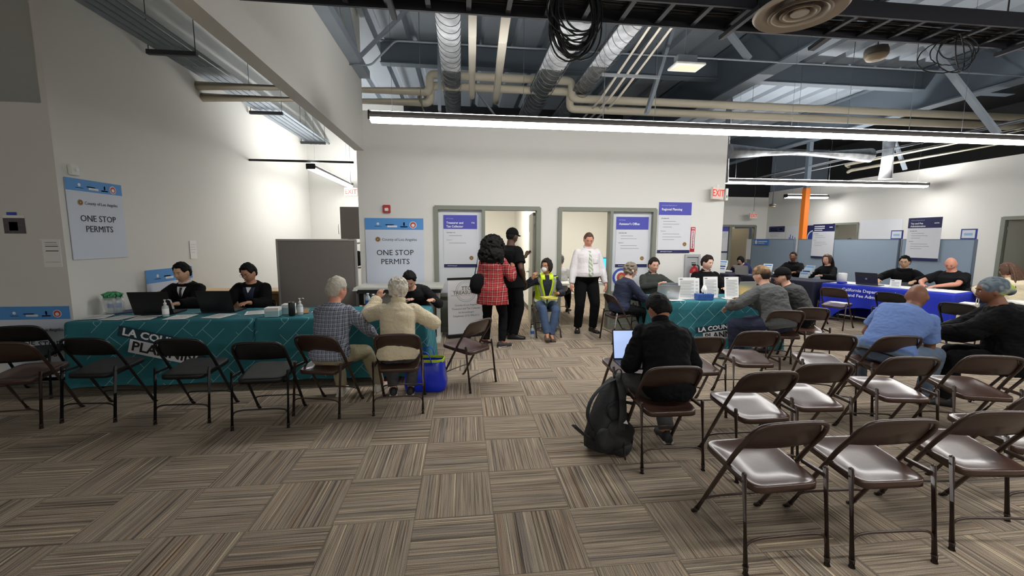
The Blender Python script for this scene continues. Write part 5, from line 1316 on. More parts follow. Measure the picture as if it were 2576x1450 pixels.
# behind the long teal table
d = person('person in a black jacket and dark tie behind the left laptop', (-3.66, 5.98), PI+.02, s=1.0, lean=10, lean2=14, yaw=-12, nod=14, hands=[(-.16, .50, tz+.06), (.16, .50, tz+.06)], sk='asian', top=KN_, legs=KN_, shoe=SHB, hair='short', hairm=HB, loose=.03, seed=2, collar=(WSH, .03, .064))
vee(d, 'shirt_front', WSH, .33, .47, .10); grid_patch(d, 'necktie', mat('tie_dark', (22, 22, 28), .5), [(.33, -.012, .012), (.38, -.016, .016), (.43, -.012, .012), (.465, -.016, .016)], .007, 3); chest_patch(d, 'jacket_emblem', mat('emblem_red', (150, 40, 60), .7), -.10, .33, .075, .03)
d = person('person in glasses and an open dark jacket behind the second laptop', (-2.86, 6.05), PI+.05, s=1.0, lean=14, lean2=20, yaw=-16, nod=22, hands=[(-.14, .50, tz+.05), (.14, .48, tz+.05)], sk='tan', top=KN_, legs=KN_, shoe=SHB, hair='short', hairm=HB, loose=.035, seed=4, fat=1.03)
glasses(d); vee(d, 'shirt_front', NVY, .15, .47, .15); vee(d, 'undershirt', WSH, .42, .475, .06, .006); chest_patch(d, 'jacket_emblem', mat('emblem_grey', (70, 78, 84), .7), -.10, .32, .035, .035)
d = person('person in a dark sweater bent over writing, behind the cream fleece', (-.66, 6.0), PI+.1, s=1.0, lean=24, lean2=40, side=12, yaw=-6, nod=42, hands=[(-.20, .46, tz+.05), (.16, .50, tz+.05)], sk='light', top=KN2, legs=KN_, shoe=SHB, hair='short', hairm=HB, loose=.022, seed=5, fat=1.06)
# in front of the long table
d = person('white haired person in a blue and white checked shirt, seen from behind', (-1.26, 4.07), -.12, s=.95, lean=14, lean2=22, yaw=-28, nod=6, twist=-8, hands=[(.02, .40, .74), (.26, .40, .62)], poles=[(-.7, -.6, -.4), (.7, -.5, -.5)], feet=[(-.05, .28, 0), (.30, .42, 0)], sk='ruddy', top=PLG, legs=KHAKI, shoe=(mat('sneaker_white', (196, 192, 182), .7), mat('sole_white', (210, 208, 202), .6)), hair='short', hairm=HS, loose=.022, seed=7, hem=-.08, eyes=False, fat=.98)
glasses(d)
d = person('white haired person in a cream fleece pullover, back turned, hand raised', (-.64, 4.05), .02, s=.93, lean=10, lean2=18, yaw=-6, nod=2, hands=[(-.24, .38, 1.00), (.22, .34, .80)], poles=[(-.8, -.4, -.9), (.9, -.5, -.5)], curl=(1.2, .6), hvec=[(.2, .2, 1), (-.6, .8, 0)], hnorm=[(-.2, -1, .2), (0, 0, 1)], feet=[(-.10, .26, 0), (.08, .26, 0)], sk='light', top=FLEECE, legs=mat('slacks_grey', (70, 70, 72), .9), shoe=SHW, hair=None, loose=.036, seed=9, hem=-.10, eyes=False, wr=.009, fem=True, fat=1.04, collar=(FLEECE, .04, .072))
curl_mesh(d['H'], d['R'], d['hs'], [((0, -.012, .022), (.088, .105, .108))], 260, .013, HW, d['root'], 9)
# the standing pair and the vest wearer
d = person('person with big black curly hair and a long red plaid shirt, standing', (.42, 6.22), -.35, 'stand', s=.95, lean=2, lean2=6, yaw=-12, hands=[(-.12, .24, 1.02), (.24, .30, 1.16)], poles=[(-.35, -.9, -.7), (.35, -.7, -.9)], curl=(.8, 1.3), hvec=[(.3, .8, .2), (-.1, .3, 1)], feet=[(-.10, -.02, 0), (.16, -.06, 0)], sk='bronze', top=PLR, legs=KN_, shoe=(mat('sneaker_dark', (46, 38, 38), .6), mat('sole_white', (210, 208, 202), .6)), hair='bob', hairm=HB, loose=.035, seed=11, hem=-.24, eyes=False, wr=.008, fem=True, fat=1.04)
curl_mesh(d['H'], d['R'], d['hs'], [((0, -.045, .035), (.170, .160, .155)), ((0, -.09, -.10), (.195, .14, .15)), ((.03, -.06, -.20), (.15, .10, .10))], 420, .020, HB, d['root'], 11, .009)
bm = B(); lathe(bm, [(.03, 0), (.10, .02), (.13, .12), (.11, .24), (.05, .30)], 18); bmesh.ops.transform(bm, matrix=Matrix.Scale(.5, 4, V((0, 1, 0))), verts=bm.verts)
tube(bm, [(-.05, 0, .28), (.02, .02, .62), (.10, .0, .28)], .008, 6); tag(obj('shoulder_bag', bm, KN_), 'black shoulder bag hanging at the left side of the red plaid shirt', 'bag', None, (.20, 6.17, .80), .2)
d = person('tall person in a black cap and all black clothes, one fist raised, standing', (.74, 6.76), -1.0, 'stand', s=1.06, lean=0, lean2=2, yaw=4, nod=4, hands=[(-.02, .36, 1.33), (.22, .12, .95)], poles=[(-.5, -.3, -1), (.7, -.6, -.2)], curl=(1.6, .7), hvec=[(0, .35, 1), None], feet=[(-.14, .04, 0), (.16, -.06, 0)], sk='dark', top=KN_, sleeve=.4, legs=KN_, shoe=SHB, hair='crop', hairm=HB, loose=.035, seed=13, hem=-.14, belly=.06, fat=1.14, legloose=.03)
baseball_cap(d, KN_)
d = person('seated person in a white face mask and yellow safety vest, holding papers', (1.37, 6.88), PI-.02, s=.97, lean=4, lean2=6, yaw=-42, nod=2, hands=[(-.14, .30, .74), (.25, .14, .98)], poles=[(-.6, -.4, -.6), (.9, .2, -.5)], curl=(.7, 1.4), hvec=[(.5, .7, 0), (-.3, .4, .9)], hnorm=[(0, -.3, -1), (.5, .8, .2)], feet=[(-.02, .40, 0), (.06, .46, .03)], sk='tan', top=mat('cloth_dark_navy', (24, 28, 42), .85), legs=JEAN, shoe=(mat('shoe_brown', (82, 62, 50), .7), SHB), hair='bob', hairm=HD, loose=.02, seed=15)
glasses(d, HD)
c, R, hs = d['H'], d['R'], d['hs']; bm = B(); sphere(bm, c+R @ (V((0, .082, -.040))*hs), (.048*hs, .038*hs, .045*hs), R, 3)
mo = obj('face_mask', bm, WHITEP, d['root']); bm = B()
for sx in (-1, 1): tube(bm, [c+R @ (V((sx*.04, .085, -.03))*hs), c+R @ (V((sx*.082, .01, -.01))*hs)], .002, 5)
obj('strap', bm, WHITEP, mo)
def vest(d):
    """sleeveless vest laid over the garment, open in a deep V at the front"""
    s = d['s']; X, Fv, U = d['X1'], d['F1'], d['U1']; key = BVHTree.FromPolygons([v.co for v in d['top'].data.vertices], [p.vertices for p in d['top'].data.polygons])
    def shell(q, a, grow):
        cc = d['sp'](q*s)[0]; dr = (X*math.cos(a)+Fv*math.sin(a)); ext = 0.165 if abs(math.cos(a)) > .8 else .3
        r = math.sqrt(1/((math.cos(a)/(.205*s))**2+(math.sin(a)/(.155*s))**2)) if q < .36 else math.sqrt(1/((math.cos(a)/(.175*s))**2+(math.sin(a)/(.145*s))**2))
        h = key.ray_cast(cc+dr*.30, -dr)
        if h[0] is not None and (h[0]-cc).dot(dr) < r*1.10 and (h[0]-cc).dot(dr) > .05: r = (h[0]-cc).dot(dr)+.012
        return cc+dr*(r+grow)
    qs = [-.04, .0, .06, .12, .18, .24, .30, .36, .40, .44, .47]
    op = lambda q: .05+max(0, q-.04)*1.35
    def build(nm, m, par, a_f, grow, rows=None, n=44):
        b2 = B(); R_ = []
        for q in (rows or qs):
            a0, a1 = a_f(q); R_.append([b2.verts.new(shell(q, a0+(a1-a0)*k/n, grow)) for k in range(n+1)])
        for a_, b_ in zip(R_, R_[1:]):
            for k in range(n): b2.faces.new((a_[k], b_[k], b_[k+1], a_[k+1])).smooth = True
        bmesh.ops.solidify(b2, geom=b2.faces[:], thickness=.004); return obj(nm, b2, m, par)
    v = build('safety_vest', HIVIS, d['root'], lambda q: (PI/2+op(q), PI/2+2*PI-op(q)), .004)
    for sg in (1, -1): build('reflective_band', REFL, v, lambda q: (PI/2+sg*(op(q)+.22), PI/2+sg*(op(q)+.50)), .010, n=4)
    build('reflective_band', REFL, v, lambda q: (PI/2+op(q), PI/2+2*PI-op(q)), .009, [.03, .075])
    for sx in (-1, 1):
        b2 = B(); pts = [d['SH'][(sx+1)//2]*.45+d['sp'](.47*s)[0]*.55+Fv*y+U*z for y, z in ((-.11, -.02), (-.06, .045), (0, .068), (.06, .045), (.11, -.02))]; tube(b2, pts, [.042]*5, 8, squash=.35); obj('shoulder_panel', b2, HIVIS, v)
vest(d)
bm = B()
for k in range(5): box(bm, -.12, .12, -.09, .09, .006*k, .006*k+.005, .001, M=Matrix.Rotation(.07*k, 4, 'Z'))
tag(obj('paper_stack', bm, [mat('pad_yellow', (240, 230, 120), .7)]), 'stack of yellow and white papers on the lap of the vest wearer', 'papers', None, (1.36, 6.60, .655), .1)
d = person('standing heavy set person in a white shirt and striped tie, looking down', (2.11, 7.06), PI+.05, 'stand', s=1.03, fat=1.14, belly=.085, lean=2, lean2=6, yaw=-8, nod=26, hands=[(-.31, .12, .84), (.30, .12, .84)], poles=[(-.5, -.8, 0), (.5, -.8, 0)], curl=(.9, .9), hnorm=[(-1, .3, 0), (1, .3, 0)], feet=[(-.12, .06, 0), (.14, .02, 0)], sk='ruddy', top=WSH, legs=KN_, shoe=SHB, hair='crop', hairm=HM, loose=.024, seed=17, hem=-.02, legloose=.022, collar=(WSH, .035, .07), wr=.005)
grid_patch(d, 'necktie', stripe_mat('tie_stripes', srgb(150, 168, 142), srgb(206, 210, 196), .05, -.8), [(.465, -.020, .020), (.44, -.015, .015), (.36, -.024, .024), (.26, -.031, .031), (.16, -.038, .038), (.08, -.040, .040), (.045, -.024, .024), (.03, -.003, .003)], .005, 4)
chest_patch(d, 'chest_pocket', WSH, -.095, .30, .085, .09, .001)
# small teal table
d = person('grey curly haired person in a navy sweater and black trousers, side on', (2.50, 6.32), -1.5, s=.95, fat=1.06, lean=10, lean2=20, yaw=-4, nod=8, hands=[(-.10, .42, .64), (.14, .44, .62)], feet=[(-.10, .46, 0), (.10, .40, 0)], sk='pale', top=NVY, legs=KN_, shoe=SHB, hair=None, hairm=HG, loose=.028, seed=19, hem=-.08, fem=True, wr=.008)
curl_mesh(d['H'], d['R'], d['hs'], [((0, -.022, .026), (.090, .100, .105))], 230, .014, HG, d['root'], 19)
d = person('young person with short dark hair in a dark green shirt behind the small table', (3.24, 6.92), PI+.05, s=1.0, lean=6, lean2=10, yaw=-4, nod=8, hands=[(-.16, .36, .86), (.06, .38, .88)], poles=[(-.9, 0, -.5), (.9, 0, -.5)], hvec=[(.8, .5, .3), (-.6, .4, .5)], curl=(1.2, 1.2), sk='light', top=OLIVE, legs=KN_, shoe=SHB, hair='short', hairm=HD, loose=.022, seed=21, collar=(OLIVE, .035, .064))
d = person('person in black with side swept dark hair behind the acrylic sign stands', (4.26, 6.95), PI-.1, s=1.03, fat=1.12, belly=.04, lean=4, lean2=6, yaw=24, nod=10, hands=[(-.16, .38, .80), (.16, .38, .80)], sk='pale', top=KN_, legs=KN_, shoe=SHB, hair='short', hairm=HD, loose=.026, seed=23, collar=(KN2, .03, .068))
# waiting rows
d = person('person in a black shirt seen from behind, laptop on the knees, centre', (1.50, 2.90), -.04, s=.97, fat=.98, lean=22, lean2=38, side=5, yaw=12, nod=36, hands=[(-.10, .30, .66), (.14, .32, .66)], poles=[(-.9, -.9, -.9), (.9, -.9, -.9)], feet=[(-.22, .50, 0), (.10, .16, 0)], knees=[(-.5, 1, .6), (.1, 1, .5)], sk='bronze', top=KN_, legs=mat('trousers_grey', (72, 72, 74), .9, bump=.3, bscale=120), shoe=SHW, hair='short', hairm=HB, loose=.030, seed=25, hem=-.12, eyes=False, wr=.011, collar=(KN_, .045, .064), shoulder=1.06)
laptop('open laptop on the knees of the black shirted person, its screen lit', (1.40, 3.14, .605), -.06, mat('laptop_dark_grey', (48, 50, 56), .4), 104, .36, .25, screen=mat('screen_lit', (150, 168, 205), .3, emit=.55))
d = person('person in a grey hooded sweatshirt with a backwards tan cap, back turned', (4.00, 4.92), .22, s=1.04, fat=1.10, lean=20, lean2=30, yaw=18, nod=6, hands=[(-.34, .42, .70), (.0, .48, .78)], poles=[(-1, -.4, -.3), (.6, -.3, -.8)], feet=[(-.34, .28, 0), (-.10, .42, 0)], knees=[(-1, .8, .6), (-.3, 1, .6)], sk='light', top=HOOD, legs=mat('jeans_dark', (30, 36, 58), .9), shoe=SHB, hair='crop', hairm=HD, loose=.034, seed=27, hem=-.08, eyes=False, wr=.010)
baseball_cap(d, blotch('tan_camo', [srgb(78, 58, 42), srgb(120, 92, 64), srgb(166, 136, 100)], 14), True, 180); hoodpad(d, HOOD, .032, .12)
tag(thing('coffee_cup', '', 'cup', (3.62, 5.30, .70)), 'white cup in the left hand of the grey hoodie person', 'cup'); cup = [o for o in C.objects if o.name.startswith('coffee_cup')][0]
bm = B(); lathe(bm, [(.026, 0), (.036, .10), (.036, .102)], 16); obj('cup_body', bm, PAPER, cup); bm = B(); lathe(bm, [(.037, .10), (.038, .108), (.03, .112)], 16); obj('lid', bm, WHITEP, cup)
d = person('bearded person in a black cap resting chin on hand, dark striped jacket', (4.62, 5.22), .75, s=1.0, fat=1.02, lean=22, lean2=32, yaw=20, nod=6, hands=[(.0, .40, 1.02), (.20, .40, .74)], poles=[(-.5, .2, -.9), (.8, -.5, -.4)], hvec=[(.1, .2, 1), None], curl=(1.4, .6), sk='light', top=stripe_mat('jacket_stripes', srgb(36, 36, 38), srgb(44, 45, 46), .07, PI/2), legs=KN2, shoe=SHB, hair='crop', hairm=HD, loose=.034, seed=29, wr=.010)
baseball_cap(d, KN_, logo=WHITEP)
bm = B(); sphere(bm, d['H']+d['R'] @ (V((0, .055, -.085))*d['hs']), (.052, .046, .040), d['R'], 3); obj('beard', bm, HM, d['root'])
d = person('large person in a light blue t-shirt and faded jeans, leaning forward, back turned', (4.10, 3.54), -1.02, s=1.05, fat=1.08, belly=.03, lean=24, lean2=44, side=14, yaw=0, nod=34, hands=[(-.06, .46, .62), (.10, .46, .60)], poles=[(-.6, -.3, -.6), (.4, -.2, -1)], feet=[(-.26, .40, 0), (.24, .36, 0)], knees=[(-.6, 1, .5), (.6, 1, .5)], sk='brown', top=BLUET, sleeve=.4, legs=JEAN2, shoe=(mat('boot_tan', (150, 140, 90), .7), SHB), hair=None, hairm=HB, loose=.020, seed=31, hem=-.05, eyes=False, wr=.007, shoulder=1.03)
bm = B(); c, X, Fv, U = d['sp'](-.055); ring = [c+X*.207*math.cos(2*PI*k/32)+Fv*.158*math.sin(2*PI*k/32) for k in range(32)]; tube(bm, ring, .017, 8, closed=True, squash=.5); obj('belt', bm, BLACKP, d['root'])
d = person('person in a black coat and patterned head wrap facing left, hands together', (5.03, 3.24), .75, s=.99, fat=1.18, belly=.04, lean=12, lean2=24, yaw=10, nod=10, hands=[(-.05, .50, .70), (.06, .50, .68)], poles=[(-.8, -.3, -.6), (.8, -.3, -.6)], hvec=[(.3, 1, .1), (-.3, 1, .1)], curl=(.9, .9), feet=[(-.12, .40, 0), (.12, .38, 0)], sk='brown', top=KN_, legs=KN_, shoe=SHB, hair=None, hairm=HB, loose=.05, seed=33, hem=-.14, wr=.012)
wrap = B(); sphere(wrap, d['H']+d['R'] @ (V((0, -.022, .034))*d['hs']), (.093, .112, .100), d['R'], 3); sphere(wrap, d['H']+d['R'] @ (V((0, -.115, -.005))*d['hs']), (.05, .045, .05), d['R'], 3)
remesh(wrap, 'head_wrap', blotch('wrap_print', [srgb(52, 66, 84), srgb(116, 128, 134), srgb(74, 88, 102), srgb(146, 152, 146), srgb(170, 196, 70)], 7), d['root'], .007, 3, .004, 14)
# royal blue table
d = person('person in glasses and a black hooded sweatshirt at the royal blue table', (9.02, 7.62), PI/2+.45, s=1.0, lean=4, lean2=8, yaw=4, nod=6, hands=[(-.28, .42, .82), (.28, .42, .80)], poles=[(-1, 0, -.4), (1, 0, -.4)], sk='asian', top=KN_, legs=KN_, shoe=SHB, hair='short', hairm=HB, loose=.036, seed=35, voxel=.008)
glasses(d); hoodpad(d, KN_, .036, .13)
c, X, Fv, U = d['sp'](.2); bm = B(); n = 30
rr = [[bm.verts.new(d['sp'](q)[0]+X*.208*math.cos(2*PI*k/n)+Fv*.168*math.sin(2*PI*k/n)) for k in range(n)] for q in (.14, .24)]
for k in range(n): bm.faces.new((rr[0][k], rr[0][(k+1) % n], rr[1][(k+1) % n], rr[1][k])).smooth = True
obj('grey_band', bm, mat('band_grey', (96, 98, 102), .9), d['root'])
d = person('bald person in a black shirt looking down, forearm resting on the royal blue table', (9.0, 6.72), PI/2+.15, s=1.03, fat=1.2, belly=.05, lean=8, lean2=18, yaw=16, nod=34, hands=[(-.06, .50, .80), (.2, .46, .80)], poles=[(-1, -.1, -.3), (1, -.1, -.3)], sk='ruddy', top=KN2, sleeve=.4, legs=KN_, shoe=SHB, hair=None, hairm=HM, loose=.03, seed=37, voxel=.008)
d = person('person with long brown hair in a cream sweater at the right edge', (8.85, 5.75), -.2, s=.97, lean=12, lean2=20, yaw=20, nod=10, hands=[(-.2, .4, .8), (.2, .4, .8)], sk='light', top=FLEECE, legs=JEAN, shoe=SHB, hair='bob', hairm=HM, loose=.04, seed=39, eyes=False, fem=True, voxel=.008)
strands(d['H'], d['R'], d['hs'], [[(x*.6, -.05, .10), (x*1.1, -.10, 0), (x*1.3, -.12, -.14), (x*1.5-.03, -.13, -.30)] for x in (-.07, -.04, -.01, .02, .05, .075)], HM, d['root'], 39, 54, .014)
# far tables
d = person('person with long dark hair in profile beside the clear brochure rack', (8.55, 8.95), PI/2+.1, s=.97, lean=6, lean2=10, yaw=14, nod=0, hands=[(-.2, .4, .8), (.2, .4, .8)], sk='light', top=KN_, legs=KN_, shoe=SHB, hair='bob', hairm=HM, loose=.03, seed=41, fem=True, voxel=.009)
strands(d['H'], d['R'], d['hs'], [[(x*.6, -.04, .11), (x*1.2, -.06, 0), (x*1.2, -.10, -.14), (x*1.1, -.12, -.34)] for x in (-.075, -.045, -.015, .015, .045, .075)], HD, d['root'], 41, 54, .014)
d = person('person in a dark hooded sweatshirt behind the tiered rack, below the orange column', (8.55, 10.0), PI/2+.5, s=1.02, lean=6, lean2=10, yaw=8, nod=6, hands=[(-.2, .4, .8), (.2, .4, .8)], sk='brown', top=KN_, legs=KN_, shoe=SHB, hair='crop', hairm=HB, loose=.035, seed=43, voxel=.009)
hoodpad(d, KN_, .034, .12)
d = person('black haired person in navy bent low over the far white table', (8.55, 11.75), PI/2+.25, s=.95, lean=30, lean2=46, yaw=4, nod=36, hands=[(-.1, .5, .80), (.15, .42, .80)], sk='pale', top=mat('cloth_violet_navy', (36, 38, 84), .85), legs=KN_, shoe=SHB, hair='bob', hairm=HB, loose=.025, seed=45, fem=True, voxel=.009)
d = person('person behind the blue grey panels, only the crown of dark hair showing', (10.35, 10.2), PI/2, 'stand', s=.975, lean=0, lean2=2, sk='brown', top=KN_, legs=KN_, shoe=SHB, hair='short', hairm=HD, seed=47, voxel=.01)
d = person('person in a black shirt seated deep in the right office by the white desk', (2.02, 8.72), -.4, s=.97, lean=4, lean2=8, yaw=0, nod=8, hands=[(-.15, .4, .8), (.2, .4, .8)], sk='light', top=mat('shirt_printed', (190, 190, 192), .8, nscale=12, namt=.5), legs=KN_, shoe=SHB, hair='short', hairm=mat('hair_ash', (72, 70, 70), .6), loose=.03, seed=49, eyes=False, voxel=.009)
# ---------------------------------------------------------------- signs, posters and wall devices
def lines(x, z, w, n, dz=.024, t=.006, m=GREYINK, lens=None):
    return [('rect', x, z-k*dz-t, x+w*((lens or [1, .8, .93, .7, .85])[k % 5]), z-k*dz, m, 'print') for k in range(n)]
def seal(x, z, r): return [('disc', x, z, r, GOLD, 'seal', .003), ('disc', x, z, r*.72, mat('seal_dark', (110, 80, 56), .6), 'seal', .0036), ('disc', x, z, r*.35, GOLD, 'seal', .0042)]
def permits(label, loc, rz, w=.95, h=1.08, base=None, hh=.19, tilt=0.0):
    k = w/.95
    it = [('rect', 0, h-hh, w, h, HDRBLUE, 'header_band')]
    y = h-hh*.55
    it += [('rect', .15*k, y-.035*k, .27*k, y-.028*k, NAVY, 'logo'), ('disc', .21*k, y+.01*k, .022*k, WHITE, 'logo', .003), ('rect', .33*k, y-.012*k, .47*k, y+.002*k, TEALINK, 'logo'), ('rect', .36*k, y-.045*k, .52*k, y-.015*k, WHITE, 'logo', .001),
           ('rect', .57*k, y-.045*k, .69*k, y-.028*k, NAVY, 'logo'), ('rect', .62*k, y-.02*k, .645*k, y+.035*k, NAVY, 'logo'), ('disc', .78*k, y-.005*k, .058*k, WHITE, 'logo', .0025), ('disc', .78*k, y-.005*k, .048*k, mat('logo_red', (196, 70, 60), .6), 'logo', .0032), ('disc', .78*k, y-.012*k, .026*k, WHITE, 'logo', .0038)]
    zz = h-hh
    it += seal(.20*k, zz-.16*k, .042*k)
    it += [('text', 'County of Los Angeles', .265*k, zz-.165*k, .062*k, mat('ink_slate', (84, 88, 96), .7)), ('text', 'ONE STOP', w/2, zz-.385*k, .128*k, INK, 'CENTER'), ('text', 'PERMITS', w/2, zz-.535*k, .128*k, INK, 'CENTER')]
    return board('permits_poster', label, 'poster', loc, rz, w, h, it, base=base or mat('poster_pale_blue', (206, 214, 228), .6), tilt=tilt)
permits('bright ONE STOP PERMITS poster on the office wall, above the drafting desk', (-1.625, 7.205, .87), 0)
permits('dim ONE STOP PERMITS poster high on the left wall, near the corner', (-4.188, 5.02, 1.37), PI/2, .74, .88, hh=.13)
permits('poster on the left wall behind the person in a tie, only its blue header showing', (-4.188, 6.02, .12), PI/2, .95, 1.06, hh=.18)
permits('poster low at the far left edge, half hidden by the chairs', (-4.90, 4.94, .06), 0, .68, .82, hh=.14)
def dept(label, loc, rz, w, h, small, big, hh, m=PURPLE, nl=(2, 2), foot=True, tag2=None, big2=None, sealx=True, web='lacounty.gov'):
    it = [('rect', 0, h-hh, w, h, m, 'header_band'), ]
    if big: it += [('text', small, .05*w/.6, h-hh*.25, .026, mat('ink_lilac', (190, 190, 235), .7)), ('text', big, .05*w/.6, h-hh*.56, .055 if not big2 else .05, WHITEINK, 'LEFT', .0012)]
    else: it += [('rect', .05, h-hh*(.30+.26*k)-.012, w*(.55-.1*(k == 2)), h-hh*(.30+.26*k)+.012, WHITEINK, 'print', .001) for k in range(3)]+[('rect', w*.76, h-hh*.5, w*.9, h-hh*.4, WHITEINK, 'print', .001)]
    if big2: it.append(('text', big2, .05*w/.6, h-hh*.82, .05, WHITEINK, 'LEFT', .0012))
    if tag2: it.append(('text', tag2, w*.93, h-hh*.56, .03, WHITEINK, 'RIGHT', .001))
    z = h-hh-.06
    it += [('text', 'Get help with:', .05, z, .026, INK)]; z -= .05
    for k in range(nl[0]): it += lines(.09, z, w*.55, 1, m=GREYINK, lens=[[.7, .9, .5][k % 3]]); z -= .05
    z -= .025; it += [('text', 'Questions:', .05, z, .022, GREYINK)]; z -= .05
    for k in range(nl[1]): it += lines(.09, z, w*.6, 1, m=GREYINK, lens=[[.85, .95, .6][k % 3]]); z -= .05
    if sealx: it += seal(w-.10, .16, .038)
    if foot: it += [('rect', 0, 0, w, .055, NAVY, 'footer_band')]+([('text', web, .06, .028, .026, WHITEINK)] if web else [])
    return board('department_poster', label, 'poster', loc, rz, w, h, it, base=mat('poster_white', (214, 216, 222), .6))
dept('Treasurer and Tax Collector poster on the left sidelight glass', (-.345, 7.262, 1.125), 0, .57, .89, 'LA County', 'Treasurer and', .235, nl=(1, 1), big2='Tax Collector', tag2='TTC', web='ttc.lacounty.gov')
dept('Assessor\'s Office poster on the right sidelight glass', (2.70, 7.262, 1.115), 0, .60, .90, 'LA County', 'Assessor\'s Office', .225)
dept('Regional Planning poster on the wall right of the second doorway', (3.46, 7.212, 1.372), 0, .615, .905, 'LA County Department of', 'Regional Planning', .225, nl=(3, 3), web='planning.lacounty.gov')
it = [('disc', .17, .17, .17, mat('seal_blue', (58, 84, 168), .6), 'seal', .002), ('disc', .17, .17, .125, WHITE, 'seal', .003), ('disc', .17, .17, .09, mat('seal_red', (176, 66, 60), .6), 'seal', .0038), ('disc', .17, .15, .05, GOLD, 'seal', .0046)]
t = thing('round_seal_decal', 'round blue and white seal on the glass behind the grey haired person', 'decal', (2.66, 7.266, .76))
for nm, r, mm, dd in (('outer_ring', .17, mat('seal_blue', (58, 84, 168), .6), .001), ('white_ring', .125, WHITE, .002), ('red_disc', .09, mat('seal_red', (176, 66, 60), .6), .003), ('gold_figure', .045, GOLD, .004)):
    bm = B(); lathe(bm, [(r, 0), (r, .001)], 32); bmesh.ops.transform(bm, matrix=Matrix.Translation((.17, -dd, .17)) @ Matrix.Rotation(PI/2, 4, 'X'), verts=bm.verts); obj(nm, bm, mm, t)
# banner stand
def banner():
    t = thing('banner_stand', 'white TTC TREASURER roll up banner on a black base', 'banner', (-.27, 6.76, 0), .30)
    bm = B(); box(bm, -.02, .64, -.07, .07, 0, .055, .01); box(bm, .28, .34, -.16, .12, 0, .012, .003); obj('base', bm, BLACKP, t)
    bm = B(); box(bm, .0, .62, -.004, .004, .05, .955); obj('banner_sheet', bm, mat('banner_white', (226, 227, 230), .6), t)
    bm = B(); box(bm, -.005, .625, -.012, .012, .95, .985, .003); obj('top_rail', bm, BLACKP, t)
    bm = B(); tube(bm, [(.31, .02, .05), (.31, .02, .96)], .008, 6); obj('rear_pole', bm, STEEL, t)
    bm = B()
    for r, rr in ((.175, .003), (.148, .002)): tube(bm, [(.31+r*math.cos(2*PI*k/40), -.0052, .76+r*math.sin(2*PI*k/40)) for k in range(40)], rr, 4, closed=True)
    obj('circle_emblem', bm, mat('sage', (150, 160, 140), .7), t)
    bm = B(); box(bm, .04, .58, -.0062, -.004, .705, .765); obj('emblem_band', bm, mat('banner_white', (226, 227, 230), .6), t)
    bm = B()
    text_mesh(bm, 'TTC', .31, .805, .085, 'CENTER', y=-.0065, bold=.001); obj('lettering', bm, mat('banner_olive', (96, 104, 90), .7), t); bm = B(); text_mesh(bm, 'TREASURER', .31, .735, .078, 'CENTER', y=-.0075, bold=.001, sx=1.1); obj('lettering', bm, mat('banner_olive', (96, 104, 90), .7), t)
    bm = B(); box(bm, .05, .57, -.0065, -.0045, .775, .778); box(bm, .05, .57, -.0065, -.0045, .692, .695); obj('rule_line', bm, mat('banner_orange', (196, 128, 92), .7), t)
    for s_, z in (('County of Los Angeles', .53), ('Treasurer and Tax Collector', .47), ('ttc.lacounty.gov', .41), ('Telephone: (213) 974-2111', .35)): bm = B(); text_mesh(bm, s_, .31, z, .042, 'CENTER', y=-.0055); obj('lettering', bm, GREYINK, t)
banner()
# fire alarm, extinguisher, vertical sign, exit signs
t = thing('fire_alarm', 'small red fire alarm strobe above the ONE STOP PERMITS poster', 'fire alarm', (-1.265, 7.22, 2.10))
bm = B(); box(bm, -.06, .06, -.045, 0, -.065, .065, .008); obj('body', bm, RED, t); bm = B(); box(bm, -.03, .03, -.058, -.044, -.035, .015, .006); obj('strobe_lens', bm, WHITEP, t)
t = thing('fire_extinguisher_cabinet', 'grey recessed cabinet holding a red extinguisher on the office wall', 'cabinet', (3.99, 7.22, .66))
bm = B(); box(bm, 0, .04, -.03, 0, 0, .69, .003); box(bm, .26, .30, -.03, 0, 0, .69, .003); box(bm, .04, .26, -.03, 0, .64, .69, .003); box(bm, .04, .26, -.03, 0, 0, .05, .003); box(bm, .04, .26, -.008, 0, .05, .64); obj('cabinet_frame', bm, mat('cabinet_silver', (168, 170, 172), .5), t)
t = thing('fire_extinguisher', 'red fire extinguisher with a white label in the wall cabinet', 'fire extinguisher', (4.14, 7.13, .72))
bm = B(); lathe(bm, [(.06, 0), (.072, .012), (.072, .34), (.05, .39), (.02, .405), (.02, .43)], 22); obj('cylinder', bm, RED, t)
bm = B(); lathe(bm, [(.0728, .16), (.0728, .29)], 22, cap=False); obj('label_wrap', bm, PAPER, t)
bm = B(); box(bm, -.05, .03, -.012, .012, .43, .455, .004); box(bm, -.06, .02, -.01, .01, .47, .485, .004); obj('handle', bm, BLACKP, t)
bm = B(); tube(bm, bend([(.02, 0, .44), (.09, 0, .43), (.085, 0, .2), (.08, 0, .1)], .04), .009, 8); obj('hose', bm, BLACKP, t)
bd = board('fire_extinguisher_sign', 'narrow red and white vertical extinguisher sign on the office wall', 'sign', (4.085, 7.212, 1.395), 0, .085, .445, [('rect', .012, .06, .073, .385, WHITE, 'white_field')], base=RED)
bm = B(); text_mesh(bm, 'EXTINGUISHER', 0, 0, .040, 'CENTER', M=Matrix.Translation((.042, -.004, .235)) @ Matrix.Rotation(PI/2, 4, 'Y'), bold=.0012)
bmesh.ops.create_cone(bm, cap_ends=True, segments=3, radius1=.022, radius2=.022, depth=.001, matrix=Matrix.Translation((.042, -.004, .085)) @ Matrix.Rotation(PI/2, 4, 'X') @ Matrix.Rotation(-PI/2, 4, 'Z')); obj('lettering', bm, RED, bd)
bm = B(); text_mesh(bm, 'FIRE', .042, .415, .034, 'CENTER', y=-.003, bold=.0008); obj('lettering', bm, WHITEINK, bd)
